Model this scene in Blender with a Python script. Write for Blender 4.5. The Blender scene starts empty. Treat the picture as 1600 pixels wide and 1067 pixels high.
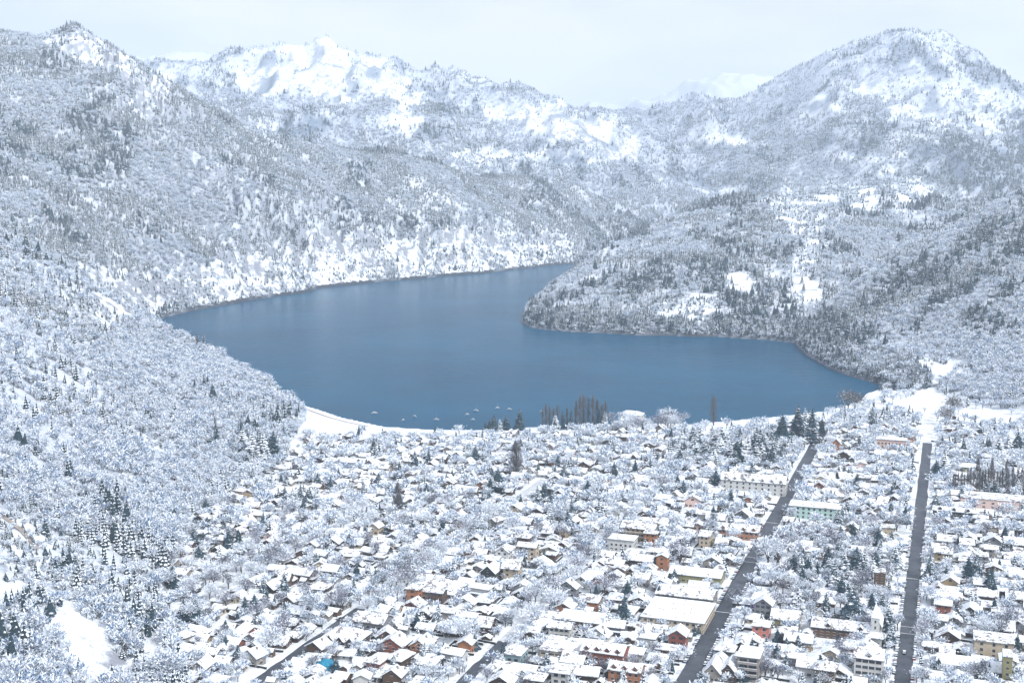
import bpy, math, random
import numpy as np
from mathutils import Vector, Matrix

random.seed(7); rng = np.random.default_rng(7)
scene = bpy.context.scene
COL = scene.collection
PI = math.pi

# ------------------------------------------------------------------ camera, world, sun, exposure
H = 240.0                     # camera height above the lake (m)
F = 1900.0                    # focal length in pixels of a 1600 px wide frame
VH = 300.0                    # row of the true horizon in that frame
TH = math.atan((533.5 - VH) / F)
CT, ST = math.cos(TH), math.sin(TH)
cam_data = bpy.data.cameras.new('camera'); cam = bpy.data.objects.new('camera', cam_data); COL.objects.link(cam)
cam.location = (0, 0, H); cam.rotation_euler = (PI / 2 - TH, 0, 0)
cam_data.sensor_width = 36; cam_data.lens = 36 * F / 1600; cam_data.clip_start = 1; cam_data.clip_end = 60000
scene.camera = cam

SUN_EL, SUN_AZ = math.radians(44), math.radians(138)      # azimuth from +Y, negative = left of the view
world = bpy.data.worlds.new("World"); scene.world = world; world.use_nodes = True
wn, wl = world.node_tree.nodes, world.node_tree.links
wn.clear()
sky = wn.new('ShaderNodeTexSky'); sky.sky_type = 'NISHITA'; sky.sun_disc = False
sky.sun_elevation = SUN_EL; sky.sun_rotation = SUN_AZ; sky.altitude = 900
bg1 = wn.new('ShaderNodeBackground'); bg1.inputs['Strength'].default_value = 0.10
wl.new(sky.outputs[0], bg1.inputs['Color'])
tc = wn.new('ShaderNodeTexCoord'); mp = wn.new('ShaderNodeMapping'); mp.inputs['Scale'].default_value = (1, 1, 3.2)
nz = wn.new('ShaderNodeTexNoise'); nz.inputs['Scale'].default_value = 3.6; nz.inputs['Detail'].default_value = 5; nz.inputs['Roughness'].default_value = .5
cr = wn.new('ShaderNodeValToRGB'); cr.color_ramp.elements[0].position = .42; cr.color_ramp.elements[1].position = .58
cr.color_ramp.elements[0].color = (.73, .76, .86, 1); cr.color_ramp.elements[1].color = (.93, .91, .92, 1)
bg2 = wn.new('ShaderNodeBackground'); bg2.inputs['Strength'].default_value = 0.44
wl.new(tc.outputs['Generated'], mp.inputs[0]); wl.new(mp.outputs[0], nz.inputs['Vector']); wl.new(nz.outputs[0], cr.inputs[0]); wl.new(cr.outputs[0], bg2.inputs['Color'])
mx = wn.new('ShaderNodeMixShader'); mx.inputs[0].default_value = 0.86
wl.new(bg1.outputs[0], mx.inputs[1]); wl.new(bg2.outputs[0], mx.inputs[2])
wo = wn.new('ShaderNodeOutputWorld'); wl.new(mx.outputs[0], wo.inputs[0])
ld = bpy.data.lights.new('sun', 'SUN'); ld.energy = 1.5; ld.angle = math.radians(10); ld.color = (1, .96, .91)
sun = bpy.data.objects.new('sun', ld); COL.objects.link(sun)
sdir = Vector((math.sin(SUN_AZ) * math.cos(SUN_EL), math.cos(SUN_AZ) * math.cos(SUN_EL), math.sin(SUN_EL)))
sun.rotation_euler = sdir.to_track_quat('Z', 'Y').to_euler()
scene.view_settings.view_transform = 'Standard'; scene.view_settings.look = 'None'
scene.view_settings.gamma = 1; scene.view_settings.use_curve_mapping = False
scene.view_settings.exposure = 1.33
scene.render.engine = 'CYCLES'
scene.cycles.max_bounces = 5; scene.cycles.diffuse_bounces = 2; scene.cycles.glossy_bounces = 2
scene.cycles.transmission_bounces = 2; scene.cycles.volume_bounces = 1; scene.cycles.transparent_max_bounces = 4
scene.cycles.use_denoising = True
HAZE = 0.000085

# ------------------------------------------------------------------ pixel <-> place helpers
def ray(u, v):
    xc, yc = u - 800.0, 533.5 - v
    return xc, F * CT + yc * ST, -F * ST + yc * CT
def at_z(u, v, z=0.0):
    x, y, dz = ray(u, v); k = (z - H) / dz
    return x * k, y * k
def at_y(u, v, Y):
    x, y, dz = ray(u, v); k = Y / y
    return x * k, Y, H + dz * k
def proj(x, y, z):
    dz = z - H
    zc = y * CT - dz * ST; yc = y * ST + dz * CT
    return 800 + F * x / zc, 533.5 - F * yc / zc
PHI = math.atan(0.3604)                                  # the town grid is turned this far
DX, DY = math.sin(PHI), math.cos(PHI)                    # along the avenues
PX, PY = math.cos(PHI), -math.sin(PHI)                   # across them
def to_st(x, y): return x * DX + y * DY, x * PX + y * PY
def to_xy(s, t): return s * DX + t * PX, s * DY + t * PY
TOWN_Z = 3.0

# ------------------------------------------------------------------ numpy noise
def _hash(ix, iy, seed):
    h = (ix.astype(np.int64) * 374761393 + iy.astype(np.int64) * 668265263 + seed * 1442695041) & 0xffffffff
    h = ((h ^ (h >> 13)) * 1274126177) & 0xffffffff
    return ((h ^ (h >> 16)) & 0xffff) / 65535.0
def vnoise(x, y, seed=0):
    ix, iy = np.floor(x), np.floor(y); fx, fy = x - ix, y - iy
    fx = fx * fx * fx * (fx * (fx * 6 - 15) + 10); fy = fy * fy * fy * (fy * (fy * 6 - 15) + 10)
    a, b = _hash(ix, iy, seed), _hash(ix + 1, iy, seed); c, d = _hash(ix, iy + 1, seed), _hash(ix + 1, iy + 1, seed)
    return (a + (b - a) * fx) * (1 - fy) + (c + (d - c) * fx) * fy
def fbm(x, y, octs=5, seed=0, gain=.5):
    s, amp, tot = 0, 1.0, 0
    for o in range(octs):
        s = s + amp * vnoise(x + 13.7 * o, y - 7.3 * o, seed + o); tot += amp; amp *= gain
        x, y = 1.9 * x + .3 * y, 1.9 * y - .3 * x
    return s / tot
def ridged(x, y, octs=5, seed=0):
    s, amp, tot = 0, 1.0, 0
    for o in range(octs):
        s = s + amp * (1 - np.abs(2 * vnoise(x, y, seed + o) - 1)); tot += amp; amp *= .5
        x, y = 1.9 * x + .4 * y, 1.9 * y - .4 * x
    return s / tot
def sstep(a, b, x):
    t = np.clip((x - a) / (b - a), 0, 1); return t * t * (3 - 2 * t)

# ------------------------------------------------------------------ lake outline (traced at water level)
LAKE_PX = [(262, 530), (300, 562), (350, 590), (400, 612), (424, 618), (452, 626), (500, 640), (535, 652), (600, 666), (660, 670), (740, 672),
           (800, 669), (850, 666), (950, 662), (1000, 660), (1080, 662), (1150, 656), (1200, 652), (1290, 642), (1340, 628), (1352, 616),
           (1385, 603), (1362, 597), (1330, 588), (1300, 577), (1262, 556), (1242, 536), (1200, 531), (1160, 529), (1120, 526), (1080, 526), (1040, 524), (1000, 524),
           (950, 521), (900, 519), (860, 516), (830, 512), (815, 504), (819, 490), (832, 475), (852, 458), (878, 437), (905, 421), (935, 413), (900, 412),
           (860, 415), (800, 422), (750, 428), (700, 431), (650, 436), (600, 440), (550, 445), (500, 450), (475, 458), (440, 462), (400, 468), (350, 477), (300, 486), (262, 495), (235, 504)]
LAKE = np.array([at_z(u, v, 0) for u, v in LAKE_PX])
def poly_sd(px, py, poly):
    """signed distance to a polygon, positive outside"""
    d = np.full(px.shape, 1e18); inside = np.zeros(px.shape, bool); n = len(poly)
    for i in range(n):
        ax, ay = poly[i]; bx, by = poly[(i + 1) % n]
        ex, ey = bx - ax, by - ay; wx, wy = px - ax, py - ay
        t = np.clip((wx * ex + wy * ey) / (ex * ex + ey * ey), 0, 1)
        d = np.minimum(d, (wx - ex * t) ** 2 + (wy - ey * t) ** 2)
        c = (ay > py) != (by > py)
        inside ^= c & (px < (bx - ax) * (py - ay) / ((by - ay) if by != ay else 1e-9) + ax)
    d = np.sqrt(d); return np.where(inside, -d, d)

# ------------------------------------------------------------------ landform layers: columns of (row, distance) knots, near to far
L_NEAR = {  # wooded spur on the left
    -700: [(1500, 330), (1067, 420), (800, 600), (600, 800), (430, 1050), (330, 1300), (420, 1900)],
    0: [(1330, 435), (1067, 520), (800, 700), (620, 930), (470, 1180), (375, 1400), (470, 1900)],
    120: [(1200, 490), (1040, 560), (830, 740), (660, 980), (530, 1200), (445, 1420), (520, 1900)],
    240: [(1067, 590), (960, 655), (830, 800), (690, 1020), (580, 1260), (508, 1480), (560, 1800)],
    330: [(790, 920), (760, 960), (710, 1030), (650, 1150), (595, 1290), (550, 1450), (575, 1680)],
    400: [(742, 1020), (722, 1050), (690, 1110), (655, 1190), (622, 1270), (590, 1370), (610, 1500)],
    440: [(716, 1080), (705, 1100), (685, 1135), (665, 1180), (640, 1240), (614, 1310), (626, 1390)],
    462: [(690, 1150), (685, 1160), (672, 1185), (660, 1210), (650, 1235), (640, 1265), (640, 1340)],
    478: [(672, 1226), (671, 1228), (668, 1232), (664, 1238), (660, 1244), (654, 1250), (650, 1260)]}
L_LEFT = {  # forested mountain beyond it
    -700: [(400, 2000), (330, 2400), (200, 2900), (80, 3300), (10, 3700), (60, 4300)],
    0: [(440, 1950), (330, 2350), (200, 2850), (110, 3200), (50, 3600), (120, 4600)],
    60: [(450, 1980), (340, 2400), (215, 2850), (120, 3200), (58, 3570), (120, 4600)],
    115: [(460, 2050), (350, 2450), (225, 2850), (125, 3200), (42, 3550), (120, 4600)],
    200: [(480, 2250), (375, 2520), (265, 2900), (165, 3200), (88, 3500), (160, 4600)],
    290: [(490, 2450), (405, 2650), (315, 2950), (225, 3250), (142, 3600), (220, 4600)],
    400: [(468, 2715), (395, 2860), (330, 3100), (265, 3400), (203, 3800), (260, 4600)],
    520: [(448, 3050), (388, 3150), (335, 3350), (280, 3650), (228, 4000), (270, 4700)],
    700: [(432, 3450), (382, 3550), (342, 3750), (305, 4000), (262, 4400), (290, 5000)],
    850: [(416, 3900), (374, 4000), (348, 4150), (320, 4400), (285, 4700), (310, 5200)],
    960: [(400, 4400), (372, 4500), (352, 4650), (330, 4900), (305, 5100), (320, 5500)],
    1120: [(370, 5000), (355, 5100), (340, 5200), (320, 5400), (300, 5600), (310, 5800)]}
L_MID = {   # central snowy mountain
    120: [(200, 4900), (185, 5300), (160, 5700), (140, 6100), (128, 6600), (150, 7500)],
    260: [(215, 4800), (190, 5200), (155, 5600), (120, 6000), (100, 6500), (150, 7500)],
    340: [(235, 4700), (200, 5100), (165, 5500), (125, 6000), (92, 6500), (150, 7500)],
    400: [(240, 4700), (210, 5100), (170, 5500), (125, 6000), (86, 6500), (150, 7500)],
    460: [(250, 4700), (212, 5100), (168, 5550), (118, 6050), (84, 6500), (150, 7500)],
    510: [(260, 4700), (215, 5100), (165, 5600), (110, 6100), (68, 6500), (150, 7500)],
    560: [(272, 4700), (225, 5100), (175, 5550), (125, 6050), (90, 6500), (150, 7500)],
    640: [(290, 4800), (240, 5100), (198, 5500), (158, 6000), (118, 6500), (170, 7500)],
    690: [(295, 4800), (250, 5100), (205, 5500), (163, 6000), (120, 6500), (170, 7500)],
    760: [(300, 4900), (260, 5100), (218, 5500), (175, 5900), (138, 6400), (180, 7500)],
    840: [(305, 4950), (268, 5150), (222, 5450), (183, 5850), (154, 6300), (190, 7200)],
    900: [(310, 5000), (270, 5200), (226, 5450), (190, 5750), (167, 6200), (200, 7000)],
    960: [(320, 5000), (288, 5200), (250, 5450), (212, 5750), (178, 6200), (210, 7000)],
    1020: [(322, 5000), (300, 5250), (272, 5550), (235, 5900), (200, 6300), (220, 7000)],
    1120: [(325, 5100), (305, 5350), (285, 5650), (262, 6000), (235, 6400), (240, 7000)],
    1300: [(325, 5200), (315, 5400), (305, 5700), (295, 6000), (285, 6300), (290, 7000)]}
L_RIGHT = {  # great mountain on the right
    900: [(330, 5800), (310, 6000), (270, 6300), (235, 6600), (200, 7000), (230, 8000)],
    980: [(320, 5700), (290, 5950), (250, 6250), (212, 6600), (176, 7000), (210, 8000)],
    1060: [(316, 5400), (285, 5750), (240, 6150), (200, 6550), (164, 7000), (200, 8000)],
    1150: [(314, 5100), (275, 5550), (235, 6000), (195, 6450), (157, 6900), (190, 8000)],
    1210: [(316, 4800), (270, 5350), (220, 5850), (170, 6350), (124, 6900), (180, 8000)],
    1300: [(320, 4600), (270, 5000), (200, 5500), (135, 6100), (80, 6800), (160, 8000)],
    1380: [(320, 4450), (262, 4850), (190, 5350), (118, 5950), (60, 6600), (150, 8000)],
    1435: [(320, 4400), (260, 4800), (188, 5300), (115, 5900), (52, 6500), (150, 8000)],
    1500: [(325, 4400), (262, 4700), (200, 5200), (142, 5700), (86, 6300), (160, 8000)],
    1560: [(325, 4400), (272, 4700), (222, 5150), (175, 5600), (128, 6100), (180, 8000)],
    1620: [(325, 4400), (282, 4700), (243, 5100), (205, 5500), (170, 6000), (210, 8000)],
    1800: [(325, 4400), (300, 4700), (275, 5000), (250, 5400), (225, 5900), (250, 8000)],
    2300: [(325, 4400), (300, 4700), (265, 5000), (225, 5400), (190, 5900), (250, 8000)]}
L_SPUR = {  # wooded headland and slope on the right of the bay
    800: [(506, 2225), (506, 2230), (505, 2240), (504, 2250), (500, 2260), (510, 2300)],
    822: [(508, 2200), (503, 2230), (497, 2260), (490, 2300), (484, 2350), (500, 2500)],
    850: [(515, 2130), (503, 2180), (490, 2240), (474, 2330), (457, 2460), (475, 2700)],
    880: [(518, 2090), (498, 2160), (478, 2260), (458, 2400), (435, 2600), (455, 2900)],
    920: [(520, 2070), (494, 2155), (464, 2300), (434, 2490), (404, 2740), (428, 3150)],
    960: [(522, 2050), (490, 2150), (450, 2350), (412, 2600), (376, 2900), (400, 3500)],
    1060: [(525, 2030), (480, 2150), (430, 2400), (380, 2750), (335, 3200), (370, 4000)],
    1180: [(529, 2000), (470, 2150), (410, 2450), (357, 2850), (314, 3400), (350, 4200)],
    1240: [(533, 1955), (474, 2130), (410, 2450), (357, 2850), (308, 3450), (345, 4200)],
    1300: [(532, 1955), (472, 2130), (408, 2450), (354, 2850), (303, 3450), (340, 4300)],
    1400: [(532, 1955), (472, 2130), (408, 2450), (354, 2850), (303, 3500), (340, 4300)],
    1500: [(532, 1955), (472, 2130), (408, 2450), (358, 2850), (312, 3500), (340, 4300)],
    1700: [(532, 1955), (472, 2130), (408, 2450), (354, 2850), (300, 3500), (340, 4300)],
    2300: [(532, 1955), (472, 2130), (408, 2450), (354, 2850), (280, 3500), (340, 4300)]}
L_SLOPE = {  # steep wooded slope coming down from the right edge, in front of the headland
    1228: [(537, 1935), (535, 1950), (532, 1965), (530, 1975), (536, 2010)],
    1262: [(558, 1770), (540, 1860), (525, 1930), (512, 1990), (530, 2200)],
    1300: [(577, 1660), (545, 1790), (512, 1900), (480, 2020), (505, 2300)],
    1345: [(597, 1540), (550, 1720), (500, 1880), (446, 2050), (480, 2400)],
    1400: [(606, 1500), (545, 1700), (475, 1920), (404, 2150), (440, 2600)],
    1470: [(630, 1390), (550, 1620), (455, 1900), (362, 2250), (400, 2700)],
    1540: [(655, 1290), (550, 1560), (440, 1860), (326, 2350), (370, 2900)],
    1600: [(680, 1200), (555, 1520), (430, 1850), (300, 2450), (350, 3000)],
    1750: [(700, 1150), (555, 1500), (420, 1820), (272, 2450), (330, 3000)],
    2300: [(720, 1100), (555, 1450), (400, 1800), (240, 2450), (310, 3000)]}
L_FAR = {   # pale peaks in the cloud
    120: [(200, 8600), (150, 9000), (120, 9500), (105, 10000), (95, 10500), (140, 12000)],
    280: [(200, 8600), (150, 9000), (110, 9500), (95, 10000), (84, 10500), (140, 12000)],
    600: [(230, 8600), (200, 9000), (170, 9500), (150, 10000), (140, 10500), (180, 12000)],
    960: [(240, 8600), (220, 9000), (200, 9500), (185, 10000), (172, 10500), (200, 12000)],
    1040: [(240, 8600), (210, 9000), (180, 9500), (160, 10000), (148, 10500), (200, 12000)],
    1130: [(240, 8600), (200, 9000), (160, 9500), (135, 10000), (112, 10500), (180, 12000)],
    1210: [(240, 8600), (200, 9000), (165, 9500), (140, 10000), (122, 10500), (180, 12000)],
    1400: [(240, 8600), (220, 9000), (200, 9500), (180, 10000), (160, 10500), (200, 12000)],
    2300: [(240, 8600), (220, 9000), (200, 9500), (180, 10000), (150, 10500), (200, 12000)]}

NA, NY = 660, 760
A_GRID = np.linspace(-.66, .68, NA)
Y_GRID = 150 * np.exp(np.linspace(0, math.log(12500 / 150), NY))
AA, YY = np.meshgrid(A_GRID, Y_GRID, indexing='ij')
XX = AA * YY
def cubic_rows(yk, zk, y):
    """monotone cubic through the knots of one azimuth"""
    h = np.diff(yk); m = np.diff(zk) / h
    d = np.zeros(len(yk)); d[0], d[-1] = m[0], m[-1]
    for i in range(1, len(yk) - 1):
        d[i] = 0 if m[i - 1] * m[i] <= 0 else 2 * m[i - 1] * m[i] / (m[i - 1] + m[i])
    i = np.clip(np.searchsorted(yk, y) - 1, 0, len(yk) - 2)
    t = (y - yk[i]) / h[i]; t2, t3 = t * t, t * t * t
    return (2*t3-3*t2+1)*zk[i] + (t3-2*t2+t)*h[i]*d[i] + (-2*t3+3*t2)*zk[i+1] + (t3-t2)*h[i]*d[i+1]
def layer(cols):
    us = sorted(cols); n = len(cols[us[0]])
    out = np.full(AA.shape, -400.0)
    YK, ZK = [], []
    for k in range(n):
        a, yy, zz = [], [], []
        for u in us:
            v, Y = cols[u][k]; x, y, z = at_y(u, v, Y); a.append(x / y); yy.append(Y); zz.append(z)
        YK.append(np.interp(A_GRID, a, yy)); ZK.append(np.interp(A_GRID, a, zz))
    a0, a1 = at_y(us[0], *cols[us[0]][-2]), at_y(us[-1], *cols[us[-1]][-2])
    a0, a1 = a0[0] / a0[1], a1[0] / a1[1]
    YK, ZK = np.array(YK), np.array(ZK)
    for i in range(NA):
        if not (a0 <= A_GRID[i] <= a1): continue
        yk, zk = YK[:, i], ZK[:, i]
        m = (Y_GRID >= yk[0]) & (Y_GRID <= yk[-1])
        out[i, m] = cubic_rows(yk, zk, Y_GRID[m])
        b = Y_GRID > yk[-1]; out[i, b] = zk[-1] - (Y_GRID[b] - yk[-1]) * .5
        b = Y_GRID < yk[0]; out[i, b] = zk[0] - (yk[0] - Y_GRID[b]) * .5
    return out
SD = poly_sd(XX, YY, LAKE)
gul = ridged(XX / 420, YY / 620, 5, 3) - .6
det = fbm(XX / 60, YY / 60, 5, 11) - .5
big = fbm(XX / 900, YY / 900, 4, 21) - .5
base = TOWN_Z + np.maximum(0, YY - 4300) * .03
ang = math.radians(-58); ca_, sa_ = math.cos(ang), math.sin(ang)
gul2 = ridged((XX * -sa_ + YY * ca_) / 330 + 3, (XX * ca_ + YY * sa_) / 1300, 4, 9) - .62
specs = [(L_NEAR, 16, 6), (L_LEFT, 80, 16), (L_MID, 170, 26), (L_RIGHT, 170, 26), (L_SPUR, 50, 14), (L_FAR, 220, 10), (L_SLOPE, 26, 9)]
LAY = [base]
for cols, ga, da in specs:
    z = layer(cols); up = sstep(5, 90, z - base)
    if cols is L_LEFT: up = up * (1 - .55 * sstep(330, 560, z - base))
    if cols is L_MID: z = z + up * (ridged(XX / 170, YY / 260, 4, 15) - .55) * 85
    if cols is L_RIGHT: z = z + up * (ridged(XX / 150 + YY / 900, YY / 900, 4, 16) - .55) * (30 + 60 * sstep(.28, .38, AA))
    LAY.append(z + up * ((gul * .5 + gul2 * .75 if cols is L_LEFT or cols is L_NEAR else gul) * ga + det * da))
LAY = np.array(LAY)
# soft union of neighbouring landforms, so that valleys are rounded
bank = sstep(1440, 1560, YY) * np.minimum(np.maximum(SD, 0) * .38, 16 + 14 * fbm(XX / 90, YY / 90, 3, 8))
LAY[0] = LAY[0] + bank
WIN = LAY.argmax(0); ZZ = LAY.max(0)
WIN = np.where((WIN == 0) & (YY > 1480) & (SD > 0), np.where(AA < (935 - 800) / F * 1.0, 2, 5), WIN)
lim = np.where(SD > 0, 0.2 + SD * (.45 + .9 * fbm(XX / 25, YY / 25, 3, 5)), -.2 + SD * .25)
beach = np.where(SD > 0, .15 + 2.85 * sstep(0, 34, SD), lim)
ZZ = np.where(SD > 0, np.minimum(ZZ, np.maximum(lim, beach)), np.maximum(lim, -30))
flat = (WIN == 0) & (SD > 0); ZZ = np.where(flat, np.minimum(ZZ, beach), ZZ)
WIN = np.where(SD <= 0, 0, WIN)
def lookup(G, x, y):
    a = np.asarray(x) / np.asarray(y)
    fi = np.clip((a - A_GRID[0]) / (A_GRID[1] - A_GRID[0]), 0, NA - 1.001)
    fj = np.clip(np.log(np.asarray(y) / 150) / math.log(12500 / 150) * (NY - 1), 0, NY - 1.001)
    i, j = fi.astype(int), fj.astype(int); p, q = fi - i, fj - j
    return G[i, j]*(1-p)*(1-q) + G[i+1, j]*p*(1-q) + G[i, j+1]*(1-p)*q + G[i+1, j+1]*p*q

# ------------------------------------------------------------------ how wooded each place is: clearings where the photograph shows bare snow
CLEAR = [  # u, v, half width, half height, tilt (deg), strength
    (140, 78, 85, 22, 22, .9), (235, 150, 36, 40, 30, .85), (30, 290 - 180, 30, 10, 0, .5), (20, 110, 20, 10, 0, .5),
    (415, 120, 60, 36, 10, 1), (505, 105, 70, 46, 20, 1), (600, 130, 56, 30, 25, 1), (625, 190, 30, 30, 40, 1), (545, 150, 40, 20, 20, .8), (420, 200, 60, 12, 10, .7), (490, 190, 40, 14, -15, .8),
    (800, 178, 45, 14, 8, 1), (880, 192, 84, 30, 12, 1), (940, 215, 50, 30, 25, 1), (770, 245, 60, 14, 4, .9), (860, 245, 60, 14, 0, .85), (920, 250, 50, 10, 0, .7), (715, 170, 24, 16, 0, .5),
    (1120, 220, 55, 11, 2, .9), (1100, 205, 30, 8, 0, .6), (1370, 140, 42, 16, 8, .9), (1290, 165, 32, 18, -10, .8), (1450, 150, 50, 50, 55, .7), (1550, 170, 40, 50, 60, .6), (1440, 240, 30, 50, -60, .6),
    (1400, 195, 30, 12, 0, .6), (1380, 270, 70, 18, 30, .9), (1340, 302, 60, 28, 0, 1), (1425, 300, 50, 24, 0, .95), (1250, 312, 60, 10, 0, .9), (1120, 295, 90, 8, 4, .6), (1490, 310, 34, 5, 4, .8),
    (1252, 345, 34, 52, -30, 1), (1260, 405, 20, 34, 0, 1), (1255, 450, 44, 26, 0, 1), (1165, 442, 32, 22, 0, .95), (1080, 492, 46, 30, 0, .9), (1190, 438, 50, 7, 0, .9), (1040, 478, 22, 16, 0, .5), (1200, 513, 26, 12, 0, .9), (935, 505, 20, 7, 0, .8),
    (925, 435, 16, 8, 0, .9), (990, 380, 24, 8, 0, .4), (1010, 515, 60, 6, 0, .5),
    (660, 300, 50, 16, 15, .6), (640, 330, 40, 14, 20, .6),
    (430, 428, 240, 44, -10, 1), (560, 410, 170, 48, -5, 1), (700, 402, 170, 44, -4, 1), (830, 398, 90, 32, -4, .9), (230, 460, 140, 36, -14, 1), (190, 430, 60, 14, -5, .7),
    (340, 475, 110, 14, -10, .8),
    (30, 395, 60, 12, 28, .6), (160, 600, 40, 20, 20, .45), (240, 690, 50, 12, 10, .7), (330, 690, 40, 14, 0, .6), (135, 430, 50, 10, 30, .5),
    (300, 545, 90, 8, 25, .5), (425, 610, 30, 8, 30, .9),
    (20, 850, 75, 44, 20, 1), (140, 1005, 110, 38, 42, 1), (95, 945, 60, 30, 42, 1), (230, 900, 30, 20, 40, .7), (180, 925, 80, 14, 42, .85), (60, 1005, 70, 12, 42, .75), (235, 1020, 34, 26, 30, .8), (90, 850, 60, 12, 42, .8), (20, 960, 50, 10, 42, .7), (40, 905, 50, 18, -40, .9), (135, 880, 40, 12, 40, .8), (190, 1060, 40, 14, 20, .9), (130, 790, 40, 14, 30, .5),
    (1470, 575, 70, 12, 10, .8), (1455, 640, 22, 60, 0, .9), (1560, 650, 60, 12, 0, .6), (1400, 590, 40, 10, 0, .9)]
def clearing(u, v):
    c = np.zeros(np.shape(u))
    w1 = (fbm(u / 22, v / 16, 3, 31) - .5) * 1.5
    for cu, cv, hw, hh, tl, st in CLEAR:
        t = math.radians(tl); du, dv = u - cu, v - cv
        p = (du * math.cos(t) + dv * math.sin(t)) / hw; q = (-du * math.sin(t) + dv * math.cos(t)) / hh
        r = np.sqrt(p * p + q * q) + w1
        c = np.maximum(c, st * (1 - sstep(.7, 1.15, r)))
    return c
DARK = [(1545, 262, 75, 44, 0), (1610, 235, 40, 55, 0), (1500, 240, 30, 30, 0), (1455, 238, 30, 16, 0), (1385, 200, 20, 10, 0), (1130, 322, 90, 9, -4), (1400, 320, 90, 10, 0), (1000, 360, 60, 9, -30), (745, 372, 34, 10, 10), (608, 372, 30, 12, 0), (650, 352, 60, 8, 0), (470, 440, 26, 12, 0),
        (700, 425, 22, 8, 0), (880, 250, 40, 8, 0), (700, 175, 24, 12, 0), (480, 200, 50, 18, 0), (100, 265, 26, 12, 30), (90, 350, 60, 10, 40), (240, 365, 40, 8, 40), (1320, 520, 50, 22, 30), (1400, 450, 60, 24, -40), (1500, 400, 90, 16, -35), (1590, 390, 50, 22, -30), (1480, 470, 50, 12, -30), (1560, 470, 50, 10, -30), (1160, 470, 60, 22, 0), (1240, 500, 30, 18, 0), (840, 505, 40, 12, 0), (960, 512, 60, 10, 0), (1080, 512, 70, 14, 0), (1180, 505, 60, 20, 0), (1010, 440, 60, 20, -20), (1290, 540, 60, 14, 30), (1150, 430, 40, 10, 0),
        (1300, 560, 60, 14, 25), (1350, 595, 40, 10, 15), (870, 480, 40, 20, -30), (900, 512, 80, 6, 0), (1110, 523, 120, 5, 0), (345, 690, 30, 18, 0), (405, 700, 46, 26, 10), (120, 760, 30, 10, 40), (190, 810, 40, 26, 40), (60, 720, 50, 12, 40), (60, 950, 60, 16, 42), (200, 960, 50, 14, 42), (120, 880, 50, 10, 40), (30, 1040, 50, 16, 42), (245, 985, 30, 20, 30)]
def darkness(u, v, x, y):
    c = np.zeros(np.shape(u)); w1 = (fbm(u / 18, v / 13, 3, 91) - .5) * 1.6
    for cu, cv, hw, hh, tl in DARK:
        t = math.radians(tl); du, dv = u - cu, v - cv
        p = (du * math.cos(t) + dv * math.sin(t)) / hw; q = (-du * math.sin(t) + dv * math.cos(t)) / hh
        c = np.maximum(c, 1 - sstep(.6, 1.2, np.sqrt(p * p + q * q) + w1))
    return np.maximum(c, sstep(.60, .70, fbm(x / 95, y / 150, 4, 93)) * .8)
UU, VV = proj(XX, YY, ZZ)
clr = clearing(UU, VV)
patch = sstep(.52, .66, fbm(XX / 260, YY / 260, 5, 41))
WOOD = np.clip(1 - clr, 0, 1) * (1 - np.where((WIN == 2) | (WIN == 1), .10, .30) * patch)
WOOD = np.where(WIN == 0, 0, WOOD)
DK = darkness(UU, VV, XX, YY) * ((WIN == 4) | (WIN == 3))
ridge_el = np.maximum.accumulate((ZZ - H) / YY, axis=1)       # horizon angle seen so far, along each azimuth
HID = ridge_el - (ZZ - H) / YY

# ------------------------------------------------------------------ materials
def new_mat(name):
    m = bpy.data.materials.new(name); m.use_nodes = True; nt = m.node_tree; nt.nodes.clear()
    o = nt.nodes.new('ShaderNodeOutputMaterial'); b = nt.nodes.new('ShaderNodeBsdfPrincipled')
    nt.links.new(b.outputs[0], o.inputs[0]); return m, nt, b
def N(nt, t, **k):
    n = nt.nodes.new(t)
    for a, v in k.items(): setattr(n, a, v)
    return n
def noise_node(nt, scale, detail=4, rough=.55, coord='Object'):
    t = N(nt, 'ShaderNodeTexCoord'); n = N(nt, 'ShaderNodeTexNoise')
    n.inputs['Scale'].default_value = scale; n.inputs['Detail'].default_value = detail; n.inputs['Roughness'].default_value = rough
    nt.links.new(t.outputs[coord], n.inputs['Vector']); return n
def ramp(nt, src, stops):
    r = N(nt, 'ShaderNodeValToRGB'); e = r.color_ramp.elements
    while len(e) < len(stops): e.new(.5)
    for i, (p, c) in enumerate(stops): e[i].position = p; e[i].color = (*c, 1)
    nt.links.new(src, r.inputs[0]); return r
def mixc(nt, fac, a, b):
    m = N(nt, 'ShaderNodeMix', data_type='RGBA')
    for s, v in ((0, fac), (6, a), (7, b)):
        if isinstance(v, (int, float)): m.inputs[s].default_value = v
        elif isinstance(v, tuple): m.inputs[s].default_value = (*v, 1)
        else: nt.links.new(v, m.inputs[s])
    return m.outputs[2]
def math_n(nt, op, a, b=None, clamp=False):
    m = N(nt, 'ShaderNodeMath', operation=op, use_clamp=clamp)
    for i, v in ((0, a), (1, b)):
        if v is None: continue
        if isinstance(v, (int, float)): m.inputs[i].default_value = v
        else: nt.links.new(v, m.inputs[i])
    return m.outputs[0]
SNOW = (.83, .89, .96)
def simple(name, col, rough=.8, var=.15, scale=.6, spec=.3):
    m, nt, b = new_mat(name); n = noise_node(nt, scale, 4)
    lo = tuple(c * (1 - var) for c in col); hi = tuple(min(1, c * (1 + var)) for c in col)
    r = ramp(nt, n.outputs[0], [(.3, lo), (.7, hi)]); nt.links.new(r.outputs[0], b.inputs['Base Color'])
    b.inputs['Roughness'].default_value = rough; b.inputs['Specular IOR Level'].default_value = spec
    return m
M_SNOW = simple('snow', SNOW, .9, .05, .25, .2)
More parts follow.
